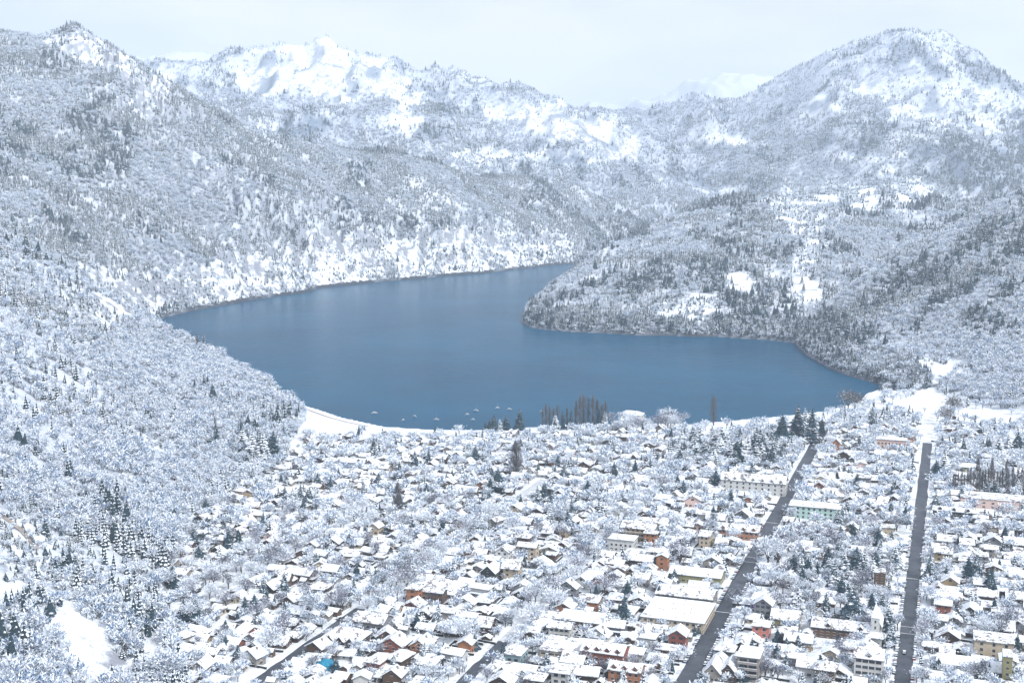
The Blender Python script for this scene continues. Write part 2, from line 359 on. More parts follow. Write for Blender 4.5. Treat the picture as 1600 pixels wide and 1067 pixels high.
def snow_topped(name, col, lo=.45, hi=.62, amount=.0, scale=1.2, col2=None, rnd=True):
    """a surface of its own colour with snow lying where it faces up"""
    m, nt, b = new_mat(name)
    g = N(nt, 'ShaderNodeNewGeometry'); s = N(nt, 'ShaderNodeSeparateXYZ'); nt.links.new(g.outputs['Normal'], s.inputs[0])
    n = noise_node(nt, scale, 3); up = math_n(nt, 'ABSOLUTE', s.outputs[2])
    a = math_n(nt, 'ADD', up, math_n(nt, 'MULTIPLY', math_n(nt, 'SUBTRACT', n.outputs[0], .5), .9))
    if rnd:
        oi = N(nt, 'ShaderNodeObjectInfo'); a = math_n(nt, 'ADD', a, math_n(nt, 'MULTIPLY', math_n(nt, 'SUBTRACT', oi.outputs['Random'], .5), .35))
    a = math_n(nt, 'ADD', a, amount)
    mr = N(nt, 'ShaderNodeMapRange', interpolation_type='SMOOTHSTEP'); mr.inputs[1].default_value = lo; mr.inputs[2].default_value = hi
    nt.links.new(a, mr.inputs[0])
    c = col
    if col2 is not None and rnd:
        c = mixc(nt, oi.outputs['Random'], col, col2)
    nt.links.new(mixc(nt, mr.outputs[0], c, SNOW), b.inputs['Base Color'])
    b.inputs['Roughness'].default_value = .9; b.inputs['Specular IOR Level'].default_value = .15
    return m
M_NEEDLE = snow_topped('snowy conifer needles', (.018, .05, .068), .70, .96, .02, .7, (.05, .09, .13))
M_NEEDLE_F = snow_topped('frosted forest needles', (.015, .09, .185), .25, .56, .07, .35, (.05, .16, .31))
M_NEEDLE_D = snow_topped('dark needles', (.015, .05, .09), .62, .90, .0, .35, (.03, .075, .12))
M_CORE = simple('dark conifer inside', (.03, .055, .07), .9, .3, .5, .1)
M_TWIG = snow_topped('frosted twigs', (.10, .175, .28), .06, .56, .08, .5, (.20, .27, .40))
M_TWIG_F = snow_topped('frosted forest twigs', (.07, .17, .33), .04, .54, .08, .5, (.16, .28, .48))
M_TWIG2 = snow_topped('lightly frosted twigs', (.13, .145, .19), .45, 1.0, .02, .5, (.22, .23, .31))
M_BARE = snow_topped('bare grey brown twigs', (.15, .145, .155), .72, 1.1, .0, .6, (.12, .12, .125))
M_TRUNK = simple('bark', (.065, .062, .064), .9, .3, .8, .1)
def terrain_mat():
    m, nt, b = new_mat('snowy mountain ground')
    w = N(nt, 'ShaderNodeAttribute', attribute_name='wood'); fr = N(nt, 'ShaderNodeAttribute', attribute_name='fartree')
    g = N(nt, 'ShaderNodeNewGeometry'); s = N(nt, 'ShaderNodeSeparateXYZ'); nt.links.new(g.outputs['Normal'], s.inputs[0])
    n1 = noise_node(nt, .013, 8, .72); n2 = noise_node(nt, .055, 6, .7); n3 = noise_node(nt, .16, 3, .6)
    # scrub and rock showing through the snow, more on steep ground
    st = math_n(nt, 'SUBTRACT', 1.0, s.outputs[2])
    a = math_n(nt, 'ADD', math_n(nt, 'MULTIPLY', n2.outputs[0], .62), math_n(nt, 'MULTIPLY', n1.outputs[0], .38))
    a = math_n(nt, 'ADD', a, math_n(nt, 'MULTIPLY', st, .32))
    rk = ramp(nt, a, [(.555, (0, 0, 0)), (.64, (1, 1, 1))])
    c = mixc(nt, math_n(nt, 'MULTIPLY', rk.outputs[0], .8), SNOW, (.16, .18, .23))
    ps = N(nt, 'ShaderNodeSeparateXYZ'); nt.links.new(g.outputs['Position'], ps.inputs[0])
    wz = math_n(nt, 'SUBTRACT', math_n(nt, 'MULTIPLY', n2.outputs[0], 17.0), ps.outputs[2])
    wr = N(nt, 'ShaderNodeMapRange'); wr.inputs[1].default_value = .5; wr.inputs[2].default_value = 2.2; nt.links.new(wz, wr.inputs[0])
    yr = N(nt, 'ShaderNodeMapRange'); yr.inputs[1].default_value = 1440; yr.inputs[2].default_value = 1500; nt.links.new(ps.outputs[1], yr.inputs[0])
    c = mixc(nt, math_n(nt, 'MULTIPLY', wr.outputs[0], yr.outputs[0]), c, (.045, .055, .07))
    # forest too far away to tell the trees apart
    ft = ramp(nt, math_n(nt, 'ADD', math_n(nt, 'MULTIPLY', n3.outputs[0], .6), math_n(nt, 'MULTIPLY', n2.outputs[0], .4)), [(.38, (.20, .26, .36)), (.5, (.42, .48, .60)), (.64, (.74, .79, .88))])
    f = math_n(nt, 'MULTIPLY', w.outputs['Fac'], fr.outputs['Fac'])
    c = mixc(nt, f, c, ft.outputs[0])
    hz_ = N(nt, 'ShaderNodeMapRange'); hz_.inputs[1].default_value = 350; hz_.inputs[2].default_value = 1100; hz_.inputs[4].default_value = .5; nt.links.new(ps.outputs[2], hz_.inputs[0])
    c = mixc(nt, hz_.outputs[0], c, (.72, .79, .91))  # high ground paled in the colour itself, standing in for cloud veiling the summits
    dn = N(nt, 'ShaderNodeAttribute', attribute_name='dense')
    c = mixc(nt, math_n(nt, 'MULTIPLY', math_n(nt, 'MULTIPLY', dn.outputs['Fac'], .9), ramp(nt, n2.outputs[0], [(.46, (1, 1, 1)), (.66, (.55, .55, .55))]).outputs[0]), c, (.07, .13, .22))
    # the forest floor between standing trees
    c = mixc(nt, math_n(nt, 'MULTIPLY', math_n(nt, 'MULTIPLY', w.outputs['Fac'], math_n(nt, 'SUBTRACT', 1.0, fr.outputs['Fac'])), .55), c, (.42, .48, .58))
    nt.links.new(c, b.inputs['Base Color']); b.inputs['Roughness'].default_value = .9; b.inputs['Specular IOR Level'].default_value = .15
    bp = N(nt, 'ShaderNodeBump'); bp.inputs['Strength'].default_value = .5; bp.inputs['Distance'].default_value = 6
    nt.links.new(n2.outputs[0], bp.inputs['Height']); nt.links.new(bp.outputs[0], b.inputs['Normal'])
    return m
M_TERRAIN = terrain_mat()
def town_ground_mat():
    m, nt, b = new_mat('trodden snow'); n1 = noise_node(nt, .05, 8, .7); n2 = noise_node(nt, .35, 5, .65)
    a = math_n(nt, 'ADD', math_n(nt, 'MULTIPLY', n1.outputs[0], .45), math_n(nt, 'MULTIPLY', n2.outputs[0], .55))
    r = ramp(nt, a, [(.36, (.42, .46, .50)), (.47, (.76, .80, .85)), (.56, SNOW)])
    nt.links.new(r.outputs[0], b.inputs['Base Color']); b.inputs['Roughness'].default_value = .9; b.inputs['Specular IOR Level'].default_value = .15
    bp = N(nt, 'ShaderNodeBump'); bp.inputs['Strength'].default_value = .5; bp.inputs['Distance'].default_value = .5
    nt.links.new(n2.outputs[0], bp.inputs['Height']); nt.links.new(bp.outputs[0], b.inputs['Normal'])
    return m
M_TOWN = town_ground_mat()
def water_mat():
    m, nt, b = new_mat('lake water')
    n = noise_node(nt, .0035, 5, .6)
    r = ramp(nt, n.outputs[0], [(.36, (.001, .062, .132)), (.64, (.002, .084, .170))])
    nt.links.new(r.outputs[0], b.inputs['Base Color'])
    b.inputs['Roughness'].default_value = .2; b.inputs['IOR'].default_value = 1.33; b.inputs['Specular IOR Level'].default_value = .016
    w = noise_node(nt, .35, 3, .6); w2 = noise_node(nt, .045, 4, .6)
    hh = math_n(nt, 'ADD', w.outputs[0], math_n(nt, 'MULTIPLY', w2.outputs[0], 3.0))
    bp = N(nt, 'ShaderNodeBump'); bp.inputs['Strength'].default_value = .35; bp.inputs['Distance'].default_value = .7
    nt.links.new(hh, bp.inputs['Height']); nt.links.new(bp.outputs[0], b.inputs['Normal'])
    return m
M_WATER = water_mat()
def asphalt_mat(name, lo, hi, s=.15):
    m, nt, b = new_mat(name); n = noise_node(nt, s, 6, .65); n2 = noise_node(nt, .012, 3, .5)
    a = math_n(nt, 'ADD', math_n(nt, 'MULTIPLY', n.outputs[0], .6), math_n(nt, 'MULTIPLY', n2.outputs[0], .4))
    r = ramp(nt, a, [(.38, lo), (.62, hi)]); nt.links.new(r.outputs[0], b.inputs['Base Color'])
    b.inputs['Roughness'].default_value = .55; b.inputs['Specular IOR Level'].default_value = .3; return m
M_ASPH = asphalt_mat('wet cleared asphalt', (.038, .048, .066), (.085, .097, .12))
M_SLUSH = asphalt_mat('slushy street', (.42, .46, .50), (.70, .74, .78), .4)
M_MARK = simple('road paint', (.75, .76, .78), .7, .15, 1.5)
M_KERB = simple('kerb concrete', (.38, .39, .40), .8, .2)
M_GLASS = simple('window glass', (.035, .045, .06), .15, .3, .3, .6)
def roof_snow():
    m, nt, b = new_mat('uneven roof snow'); n = noise_node(nt, .22, 6, .7); n2 = noise_node(nt, .9, 4, .6)
    oi = N(nt, 'ShaderNodeObjectInfo')
    a = math_n(nt, 'ADD', math_n(nt, 'ADD', math_n(nt, 'MULTIPLY', n.outputs[0], .7), math_n(nt, 'MULTIPLY', n2.outputs[0], .3)), math_n(nt, 'MULTIPLY', oi.outputs['Random'], .07))
    r = ramp(nt, a, [(.555, SNOW), (.59, (.60, .64, .70)), (.63, (.20, .18, .18))]); nt.links.new(r.outputs[0], b.inputs['Base Color']); b.inputs['Roughness'].default_value = .9
    b.inputs['Specular IOR Level'].default_value = .15
    bp = N(nt, 'ShaderNodeBump'); bp.inputs['Strength'].default_value = .6; bp.inputs['Distance'].default_value = .4
    nt.links.new(n2.outputs[0], bp.inputs['Height']); nt.links.new(bp.outputs[0], b.inputs['Normal']); return m
M_ROOFSNOW = roof_snow()
M_FASCIA = simple('dark eave board', (.05, .04, .035), .8, .3)
WALLS = {'white': (.52, .53, .52), 'cream': (.48, .41, .31), 'grey': (.20, .21, .23), 'brown': (.11, .068, .045), 'dark brown': (.07, .05, .042), 'brick red': (.24, .085, .06),
         'orange': (.36, .16, .08), 'ochre': (.36, .27, .16), 'stone': (.27, .25, .23), 'mint': (.42, .60, .56), 'pink': (.62, .47, .42), 'teal': (.22, .34, .37),
         'blue': (.02, .22, .36), 'purple': (.10, .045, .20), 'red': (.38, .03, .03), 'black': (.03, .035, .04), 'olive': (.26, .25, .13), 'salmon': (.55, .20, .16)}
M_WALL = {k: simple(k + ' wall', c, .85, .14, .9) for k, c in WALLS.items()}

# ------------------------------------------------------------------ mesh helpers
class MB:
    def __init__(s): s.v, s.f, s.m, s.mats = [], [], [], []
    def mi(s, mat):
        if mat not in s.mats: s.mats.append(mat)
        return s.mats.index(mat)
    def add(s, vs, fs, mat):
        o = len(s.v); s.v += vs; k = s.mi(mat)
        for f in fs: s.f.append(tuple(i + o for i in f)); s.m.append(k)
    def box(s, x0, x1, y0, y1, z0, z1, mat, bottom=True):
        v = [(x0,y0,z0),(x1,y0,z0),(x1,y1,z0),(x0,y1,z0),(x0,y0,z1),(x1,y0,z1),(x1,y1,z1),(x0,y1,z1)]
        f = [(4,5,6,7),(0,1,5,4),(1,2,6,5),(2,3,7,6),(3,0,4,7)] + ([(3,2,1,0)] if bottom else [])
        s.add(v, f, mat)
    def tube(s, p, q, r0, r1, mat, n=5):
        p, q = Vector(p), Vector(q); d = (q - p).normalized(); a = d.orthogonal().normalized(); b = d.cross(a)
        vs = [tuple(p + (a * math.cos(2*PI*i/n) + b * math.sin(2*PI*i/n)) * r0) for i in range(n)] + [tuple(q + (a * math.cos(2*PI*i/n) + b * math.sin(2*PI*i/n)) * r1) for i in range(n)]
        s.add(vs, [(i, (i+1) % n, n + (i+1) % n, n + i) for i in range(n)] + [tuple(range(n, 2*n))], mat)
    def merge(s, o, M):
        off = len(s.v); s.v += [tuple(M @ Vector(v)) for v in o.v]
        mp = [s.mi(x) for x in o.mats]
        for f, k in zip(o.f, o.m): s.f.append(tuple(i + off for i in f)); s.m.append(mp[k])
    def mesh(s, name, smooth=False):
        me = bpy.data.meshes.new(name); me.from_pydata(s.v, [], s.f)
        for m in s.mats: me.materials.append(m)
        me.polygons.foreach_set('material_index', s.m)
        if smooth: me.polygons.foreach_set('use_smooth', [True] * len(s.f))
        me.update(); return me
def link(name, me, parent=None, loc=None, rz=None, scale=None):
    o = bpy.data.objects.new(name, me); COL.objects.link(o)
    if parent: o.parent = parent
    if loc is not None: o.location = loc
    if rz is not None: o.rotation_euler = (0, 0, rz)
    if scale is not None: o.scale = scale
    return o
def tag(o, label=None, cat=None, group=None, kind=None):
    for k, v in (('label', label), ('category', cat), ('group', group), ('kind', kind)):
        if v: o[k] = v
    return o

# ------------------------------------------------------------------ terrain meshes, one per landform, cut from one sheet
def grid_obj(name, mask, mat, label=None):
    idx = np.arange(NA * NY).reshape(NA, NY)
    quads = np.stack([idx[:-1, :-1], idx[1:, :-1], idx[1:, 1:], idx[:-1, 1:]], -1)[mask]
    used = np.unique(quads); remap = np.full(NA * NY, -1, np.int64); remap[used] = np.arange(len(used))
    q = remap[quads]
    me = bpy.data.meshes.new(name); me.vertices.add(len(used)); me.loops.add(q.size); me.polygons.add(len(q))
    co = np.stack([XX.ravel()[used], YY.ravel()[used], ZZ.ravel()[used]], -1)
    me.vertices.foreach_set('co', co.ravel()); me.loops.foreach_set('vertex_index', q.ravel().astype(np.int32))
    me.polygons.foreach_set('loop_start', np.arange(0, q.size, 4, dtype=np.int32)); me.polygons.foreach_set('loop_total', np.full(len(q), 4, np.int32))
    me.polygons.foreach_set('use_smooth', np.ones(len(q), bool))
    me.update(calc_edges=True)
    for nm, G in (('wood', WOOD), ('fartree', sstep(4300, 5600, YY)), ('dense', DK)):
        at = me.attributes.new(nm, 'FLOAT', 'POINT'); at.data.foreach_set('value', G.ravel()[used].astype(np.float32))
    me.materials.append(mat); o = link(name, me); o['kind'] = 'structure'
    if label: o['label'] = label
    return o
wq = np.maximum(np.maximum(WIN[:-1, :-1], WIN[1:, :-1]), np.maximum(WIN[:-1, 1:], WIN[1:, 1:]))
grid_obj('ground', wq == 0, M_TOWN, 'flat snow covered valley floor under the town')
grid_obj('near_hill', wq == 1, M_TERRAIN, 'snowy wooded hill falling to the town')
grid_obj('forested_mountain', wq == 2, M_TERRAIN, 'long forested mountainside above the far shore')
grid_obj('snowy_mountain', wq == 3, M_TERRAIN, 'mountain with bright snow faces under low cloud')
grid_obj('great_mountain', wq == 4, M_TERRAIN, 'broad pyramid shaped mountain fading into cloud')
grid_obj('headland', wq == 5, M_TERRAIN, 'wooded headland reaching into the lake')
grid_obj('wooded_slope', wq == 7, M_TERRAIN, 'steep wooded slope falling from the right edge to the bay')
grid_obj('distant_peaks', wq == 6, M_TERRAIN, 'pale distant peaks')

# lake
lk = MB(); lx0, ly0 = LAKE.min(0) - 60; lx1, ly1 = LAKE.max(0) + 60
lk.add([(lx0, ly0, 0), (lx1, ly0, 0), (lx1, ly1, 0), (lx0, ly1, 0)], [(0, 1, 2, 3)], M_WATER)
tag(link('lake', lk.mesh('lake')), 'calm blue mountain lake filling the bay', kind='structure')

# ------------------------------------------------------------------ town plan
TOWN_PX = [(478, 684), (450, 724), (345, 785), (275, 820), (252, 880), (258, 960), (300, 1090), (300, 1220), (1900, 1220), (1900, 745), (1600, 700), (1530, 672), (1470, 640), (1440, 622), (1400, 632), (1350, 646), (1290, 656), (1150, 668), (1000, 675), (880, 677), (740, 681), (600, 682)]
TOWN = np.array([at_z(u, v, TOWN_Z) for u, v in TOWN_PX])
def t_of(u, v): return to_st(*at_z(u, v, TOWN_Z))[1]
def s_of(u, v): return to_st(*at_z(u, v, TOWN_Z))[0]
TB, TA, TD, TCc = t_of(1410, 1067), t_of(1070, 1067), t_of(722, 1067), t_of(398, 1067)
TE = TCc - (TD - TCc)
print('streets t', TB, TA, TD, TCc, TE)
STREETS = [  # t, half width, s range cleared, s range slushy
    (TA, 4.9, (s_of(1200, 1240), s_of(1292, 668)), None),
    (TB, 4.2, (s_of(1400, 1240), s_of(1451, 692)), None),
    (TD, 3.2, (s_of(650, 1240), s_of(775, 1000)), (s_of(775, 1000), s_of(1150, 672))),
    (TCc, 3.4, (s_of(260, 1240), s_of(560, 950)), (s_of(560, 950), s_of(860, 750))),
    (TE, 4.0, None, (s_of(300, 960), s_of(560, 790)))]
def tree_safe(x, y): pass
street_lines = []
def strip(name, t, hw, s0, s1, z, mat, kind='structure', parent=None):
    b = MB(); n = 40
    vs = []
    for i in range(n + 1):
        s = s0 + (s1 - s0) * i / n
        for k in (-1, 1):
            j = (fbm(np.array([s / 9.0]), np.array([k * 7.0 + t]), 3, 77)[0] - .5) * 1.6
            x, y = to_xy(s, t + k * (hw + j)); vs.append((x, y, z))
    b.add(vs, [(2*i, 2*i+1, 2*i+3, 2*i+2) for i in range(n)], mat)
    o = link(name, b.mesh(name)); o['kind'] = kind; return o
for t, hw, dark, slush in STREETS:
    if slush: strip('street', t, hw, slush[0], slush[1], TOWN_Z + .008, M_SLUSH)
    if dark:
        strip('street', t, hw, dark[0], dark[1], TOWN_Z + .012, M_ASPH)
        # raised pavements, snow on top, kerb stones showing
        for k in (-1, 1):
            b = MB(); e = t + k * (hw + 1.9)
            s = dark[0]
            while s < dark[1] - 10:
                s2 = min(s + 88, dark[1]); o_ = k * 2.6
                c = [to_xy(s, e), to_xy(s, e + o_), to_xy(s2, e + o_), to_xy(s2, e)]
                if k < 0: c = c[::-1]
                vs = [(x, y, TOWN_Z + .02) for x, y in c] + [(x, y, TOWN_Z + .16) for x, y in c]
                b.add(vs, [(0,1,5,4),(1,2,6,5),(2,3,7,6),(3,0,4,7)], M_KERB); b.add(vs[4:], [(0,1,2,3)], M_SNOW)
                s += 100
            o = link('pavement', b.mesh('pavement')); o['kind'] = 'structure'
S_CROSS = [s_of(1418, 984) + 100 * i for i in range(-2, 7)]
for s in S_CROSS:
    b = MB(); tl, tr = TE - 60 + max(0, (s - 700)) * .1, TB + 130
    if s > 1180: tl = TCc
    p = [to_xy(s - 3.2, tl), to_xy(s - 3.2, tr), to_xy(s + 3.2, tr), to_xy(s + 3.2, tl)]
    tl = max(tl, -330); ts = [t_ for t_ in np.arange(tl, tr, 8.0) if poly_sd(np.array([to_xy(s, t_)[0]]), np.array([to_xy(s, t_)[1]]), TOWN)[0] < -3]
    if len(ts) < 4: continue
    tl, tr = min(ts), max(ts); p = [to_xy(s - 3.2, tl), to_xy(s - 3.2, tr), to_xy(s + 3.2, tr), to_xy(s + 3.2, tl)]
    b.add([(x, y, TOWN_Z + .004) for x, y in p], [(0, 1, 2, 3)], M_SLUSH)
    o = link('cross_street', b.mesh('cross_street')); o['kind'] = 'structure'
# painted crossing lines on the two avenues
for t, hw, ss in ((TB, 4.1, (S_CROSS[2] - 5.5, S_CROSS[2] + 5.5, S_CROSS[3] - 5.5)), (TA, 4.8, (S_CROSS[2] - 5.5, S_CROSS[3] - 5.5, S_CROSS[3] + 5.5, S_CROSS[4] - 5.5))):
    for s in ss:
        b = MB(); p = [to_xy(s - .3, t - hw), to_xy(s - .3, t + hw), to_xy(s + .3, t + hw), to_xy(s + .3, t - hw)]
        b.add([(x, y, TOWN_Z + .017) for x, y in p], [(0, 1, 2, 3)], M_MARK)
        o = link('road_marking', b.mesh('road_marking')); o['kind'] = 'structure'
# paths drawn along pixel lines on land
def ribbon(name, pts, w, mat, label, dz=.35):
    P = [at_z(u, v, 2.0) for u, v in pts] if len(pts[0]) == 2 else [(p[0], p[1]) for p in pts]
    b = MB(); vs = []; n = 0; Q = []
    for i in range(len(P) - 1):
        for k in range(10):
            q = k / 10; Q.append((P[i][0] * (1 - q) + P[i+1][0] * q, P[i][1] * (1 - q) + P[i+1][1] * q))
    Q.append(P[-1])
    for i, (x, y) in enumerate(Q):
        j = min(i, len(Q) - 2); d = Vector((Q[j+1][0] - Q[j][0], Q[j+1][1] - Q[j][1])).normalized(); nx, ny = -d.y * w / 2, d.x * w / 2
        zc = float(lookup(ZZ, x, y)); 
        for k in (-1, 1):
            vs.append((x + k * nx, y + k * ny, max(zc, float(lookup(ZZ, x + k * nx, y + k * ny))) + dz))
    b.add(vs, [(2*i, 2*i+1, 2*i+3, 2*i+2) for i in range(len(Q) - 1)], mat)
    o = link(name, b.mesh(name)); o['kind'] = 'structure'; o['label'] = label; return o
M_PATH = simple('wet earth path', (.30, .27, .25), .9, .25, .2)
ribbon('lakeside_path', [(456, 633), (480, 639), (510, 650), (540, 659), (575, 666)], 3, M_PATH, 'thin brown path curving along the snowy beach', .12)
def hill_hit(u, v):
    """first place where the sight line meets the ground"""
    x, y, dz = ray(u, v); Y = Y_GRID; X = x / y * Y; Zr = H + dz / y * Y
    g = lookup(ZZ, X, Y); k = np.argmax(g >= Zr); return float(X[k]), float(Y[k])
ROADPTS = [hill_hit(u, v) for u, v in [(0, 805), (12, 815), (24, 823), (35, 832), (43, 841), (50, 850), (56, 862), (34, 878), (22, 895)]]
ribbon('hill_road', [hill_hit(u, v) + (0,) for u, v in [(-20, 800), (12, 815), (35, 832), (50, 850), (56, 862)]], 4.2, M_PATH, 'narrow cleared road curving down the open hillside', .5)
ribbon('hill_road', [hill_hit(u, v) + (0,) for u, v in [(34, 878), (22, 895), (10, 912)]], 4.0, M_SLUSH, 'lower snowy bend of the hillside road', .5)

# ------------------------------------------------------------------ buildings
OCC = []     # occupied rectangles as circles (x, y, r)
def free(x, y, r):
    for ox, oy, orr in OCC:
        if (x - ox) ** 2 + (y - oy) ** 2 < (r + orr) ** 2: return False
    return True
_win_mesh = {}
def window_mesh(w, h):
    k = (round(w, 1), round(h, 1))
    if k not in _win_mesh:
        b = MB(); b.box(-w/2, w/2, -.03, .06, 0, h, M_GLASS)
        b.box(-w/2 - .12, w/2 + .12, -.10, .02, -.14, 0, M_FRAME); b.box(-w/2 - .1, w/2 + .1, -.07, .02, h, h + .1, M_FRAME)
        _win_mesh[k] = b.mesh('window')
    return _win_mesh[k]
M_FRAME = simple('window frame', (.55, .53, .50), .7, .1)
def roof_part(b, w, d, h, kind, rise, axis='x', ov=.7, snow=.45, pitch_mat=None, open_side=None):
    """eave board plus the snow lying on it, centred on the origin"""
    for (z0, th, o_, mat) in ((h, .22, ov, pitch_mat or M_FASCIA), (h + .22, snow, ov - .12, M_ROOFSNOW)):
        X, Y = w / 2 + o_, d / 2 + o_
        if kind == 'flat':
            b.box(-X, X, -Y, Y, z0, z0 + th, mat); continue
        if axis == 'y': X, Y = Y, X
        sl = rise / (Y - o_ + .001); drop = o_ * sl
        zb = z0 - drop; zr = z0 + rise
        xr = X if kind == 'gable' else max(X - Y * .9, X * .15)
        v = [(-X, -Y, zb), (X, -Y, zb), (X, Y, zb), (-X, Y, zb), (-xr, 0, zr), (xr, 0, zr)]
        v += [(x, y, z + th) for x, y, z in v]
        if axis == 'y': v = [(-y, x, z) for x, y, z in v]
        f = [(6,7,11,10),(8,9,10,11),(7,8,11),(9,6,10),(0,4,5,1),(3,2,5,4),(0,1,7,6),(2,3,9,8)]
        f += [(1,5,11,7),(5,2,8,11),(3,4,10,9),(4,0,6,10)] if kind == 'gable' else [(1,2,8,7),(3,0,6,9),(1,5,2),(0,3,4)]
        if kind == 'gable': f = [q for q in f if q not in ((7,8,11),(9,6,10))]
        b.add(v, f, mat)
def walls_part(b, w, d, h, kind, rise, axis, mat):
    X, Y = w / 2, d / 2
    b.box(-X, X, -Y, Y, 0, h, mat)
    if kind == 'gable':
        if axis == 'x':
            for x in (-X, X): b.add([(x, -Y, h), (x, Y, h), (x, 0, h + rise)], [(0, 1, 2)], mat)
        else:
            for y in (-Y, Y): b.add([(-X, y, h), (X, y, h), (0, y, h + rise)], [(0, 1, 2)], mat)
def win_places(w, d, h, ww=1.3, wh=1.3, gap=2.9, sides=('f', 'l', 'r'), floor=3.0):
    out = []; nf = max(1, int(h / floor + .2))
    for k in range(nf):
        z = k * floor + .9
        for sd_ in sides:
            L = w if sd_ == 'f' else d; n = max(1, int((L - 1) / gap))
            for i in range(n):
                p = (i - (n - 1) / 2) * (L - 1) / n
                if sd_ == 'f': out.append((p, -d/2, z, 0))
                elif sd_ == 'l': out.append((-w/2, -p, z, -PI/2))
                else: out.append((w/2, p, z, PI/2))
    return out
FAR_WALL, FAR_ROOF = MB(), MB()
M_HEDGE = simple('dark hedge', (.035, .04, .04), .9, .4, .8, .1)
def house(name, x, y, w, d, h, kind='gable', rise=2.5, axis='x', wall='white', rz=None, chimney=0, single=True, each_window=False,
          win=(1.3, 1.3, 2.9), floor=3.0, dormers=0, balcony=False, z=None, ov=.7, sides=('f', 'l', 'r'), snow=.45, porch=False, roofmat=None):
    rz = -PHI if rz is None else rz; z = TOWN_Z if z is None else z
    OCC.append((x, y, math.hypot(w, d) / 2 * .82))
    wb, rb, cb = MB(), MB(), MB()
    walls_part(wb, w, d, h, kind, rise, axis, M_WALL[wall]); roof_part(rb, w, d, h, kind, rise, axis, ov, snow, roofmat)
    places = win_places(w, d, h, win[0], win[1], win[2], sides, floor)
    if kind == 'gable' and axis == 'y' and rise > 2: places.append((0, -d/2, h + .3, 0))
    def winbox(b, p):
        px, py, pz, pr = p; M = Matrix.Translation((px, py, pz)) @ Matrix.Rotation(pr, 4, 'Z')
        q = MB(); q.box(-win[0]/2, win[0]/2, -.05, .05, 0, win[1], M_GLASS, False); b.merge(q, M)
    if not single:
        M = Matrix.Translation((x, y, z)) @ Matrix.Rotation(rz, 4, 'Z')
        for p in places: winbox(wb, p)
        FAR_WALL.merge(wb, M); FAR_WALL.merge(rb, M)
        return None
    e = bpy.data.objects.new(name, None); COL.objects.link(e); e.location = (x, y, z); e.rotation_euler = (0, 0, rz); e.empty_display_size = 1
    link('wall', wb.mesh('wall'), e); link('roof', rb.mesh('roof'), e)
    if each_window:
        me = window_mesh(win[0], win[1])
        for p in places: link('window', me, e, p[:3], p[3])
    else:
        b = MB()
        for p in places: winbox(b, p)
        o = link('windows', b.mesh('windows'), e); o['kind'] = 'stuff'
    if chimney:
        for i in range(chimney):
            cx = (i - (chimney - 1) / 2) * w / max(1, chimney) + w * .18; zt = h + (rise if kind != 'flat' else .6)
            cb = MB(); cb.box(-.4, .4, -.4, .4, -1.2, 1.1, M_WALL['stone']); cb.box(-.47, .47, -.47, .47, 1.1, 1.4, M_SNOW)
            link('chimney', cb.mesh('chimney'), e, (cx, d * .08, zt))
    for i in range(dormers):
        b = MB(); q = MB(); walls_part(q, 2.2, 3.2, 1.6, 'gable', 1.1, 'y', M_WALL[wall]); roof_part(q, 2.2, 3.2, 1.6, 'gable', 1.1, 'y', .35, .35)
        q.box(-.6, .6, -1.66, -1.5, .3, 1.4, M_GLASS)
        b.merge(q, Matrix.Identity(4))
        link('dormer', b.mesh('dormer'), e, ((i - (dormers - 1) / 2) * w / dormers, -d / 2 + 1.7, h + .15))
    if balcony:
        for k in range(1, max(2, int(h / floor + .2))):
            b = MB(); b.box(-w/2 + .5, w/2 - .5, -1.5, -.002, 0, .18, M_KERB); b.box(-w/2 + .5, w/2 - .5, -1.5, -1.42, .18, 1.1, M_WALL[wall]); b.box(-w/2 + .5, w/2 - .5, -1.55, -1.37, 1.1, 1.24, M_SNOW)
            link('balcony', b.mesh('balcony'), e, (0, -d/2, k * floor))
    if porch:
        b = MB()
        for px in (-w/2 + .6, 0, w/2 - .6): b.box(px - .12, px + .12, -2.3, -2.06, 0, 2.5, M_WALL['brown'])
        b.box(-w/2 + .2, w/2 - .2, -2.6, -.01, 2.5, 2.66, M_FASCIA); b.box(-w/2 + .3, w/2 - .3, -2.55, -.01, 2.66, 2.95, M_SNOW)
        link('porch', b.mesh('porch'), e, (0, -d/2, 0))
    return e
def px_place(u, v, wpx, d, **k):
    """ground point at the middle of a front wall seen at (u, v); wpx is its width in the 1600 px frame"""
    x, y = at_z(u, v, TOWN_Z); m = y / F * 1.02
    w = wpx * m; x += DX * d / 2; y += DY * d / 2
    return x, y, w
LAND = []   # landmarks for the labels: phrase, u, v
def landmark(name, phrase, label, u, v, wpx, d, h, group=None, cat='house', **k):
    x, y, w = px_place(u, v, wpx, d)
    k.setdefault('each_window', True)
    e = house(name, x, y, w, d, h, **k); tag(e, label, cat, group); LAND.append((phrase, u, v)); return e
landmark('hotel', 'the white dormered hotel', 'long white four-storey hotel with gabled dormers beside the avenue', 1176, 772, 100, 14, 10, cat='hotel', kind='gable', rise=4.5, wall='white', win=(1.3, 1.5, 4.6), dormers=7, floor=3.2)
landmark('apartment_block', 'the pink apartment block', 'small pink apartment block with a grid of square windows', 1392, 706, 44, 12, 11, cat='apartment block', kind='flat', wall='pink', win=(1.5, 1.5, 3.0), chimney=0)
landmark('apartment_block', 'the mint green building', 'pale mint green building with rows of dark windows', 1272, 812, 78, 16, 9, cat='building', kind='flat', wall='mint', win=(1.5, 1.5, 3.6), balcony=False)
landmark('hall', 'the long sheds by the bare poplars', 'long low hall with snow roof and grey front, left of the bare poplars', 1508, 738, 42, 12, 4.5, cat='hall', kind='gable', rise=2, wall='olive', win=(3, 1.6, 5))
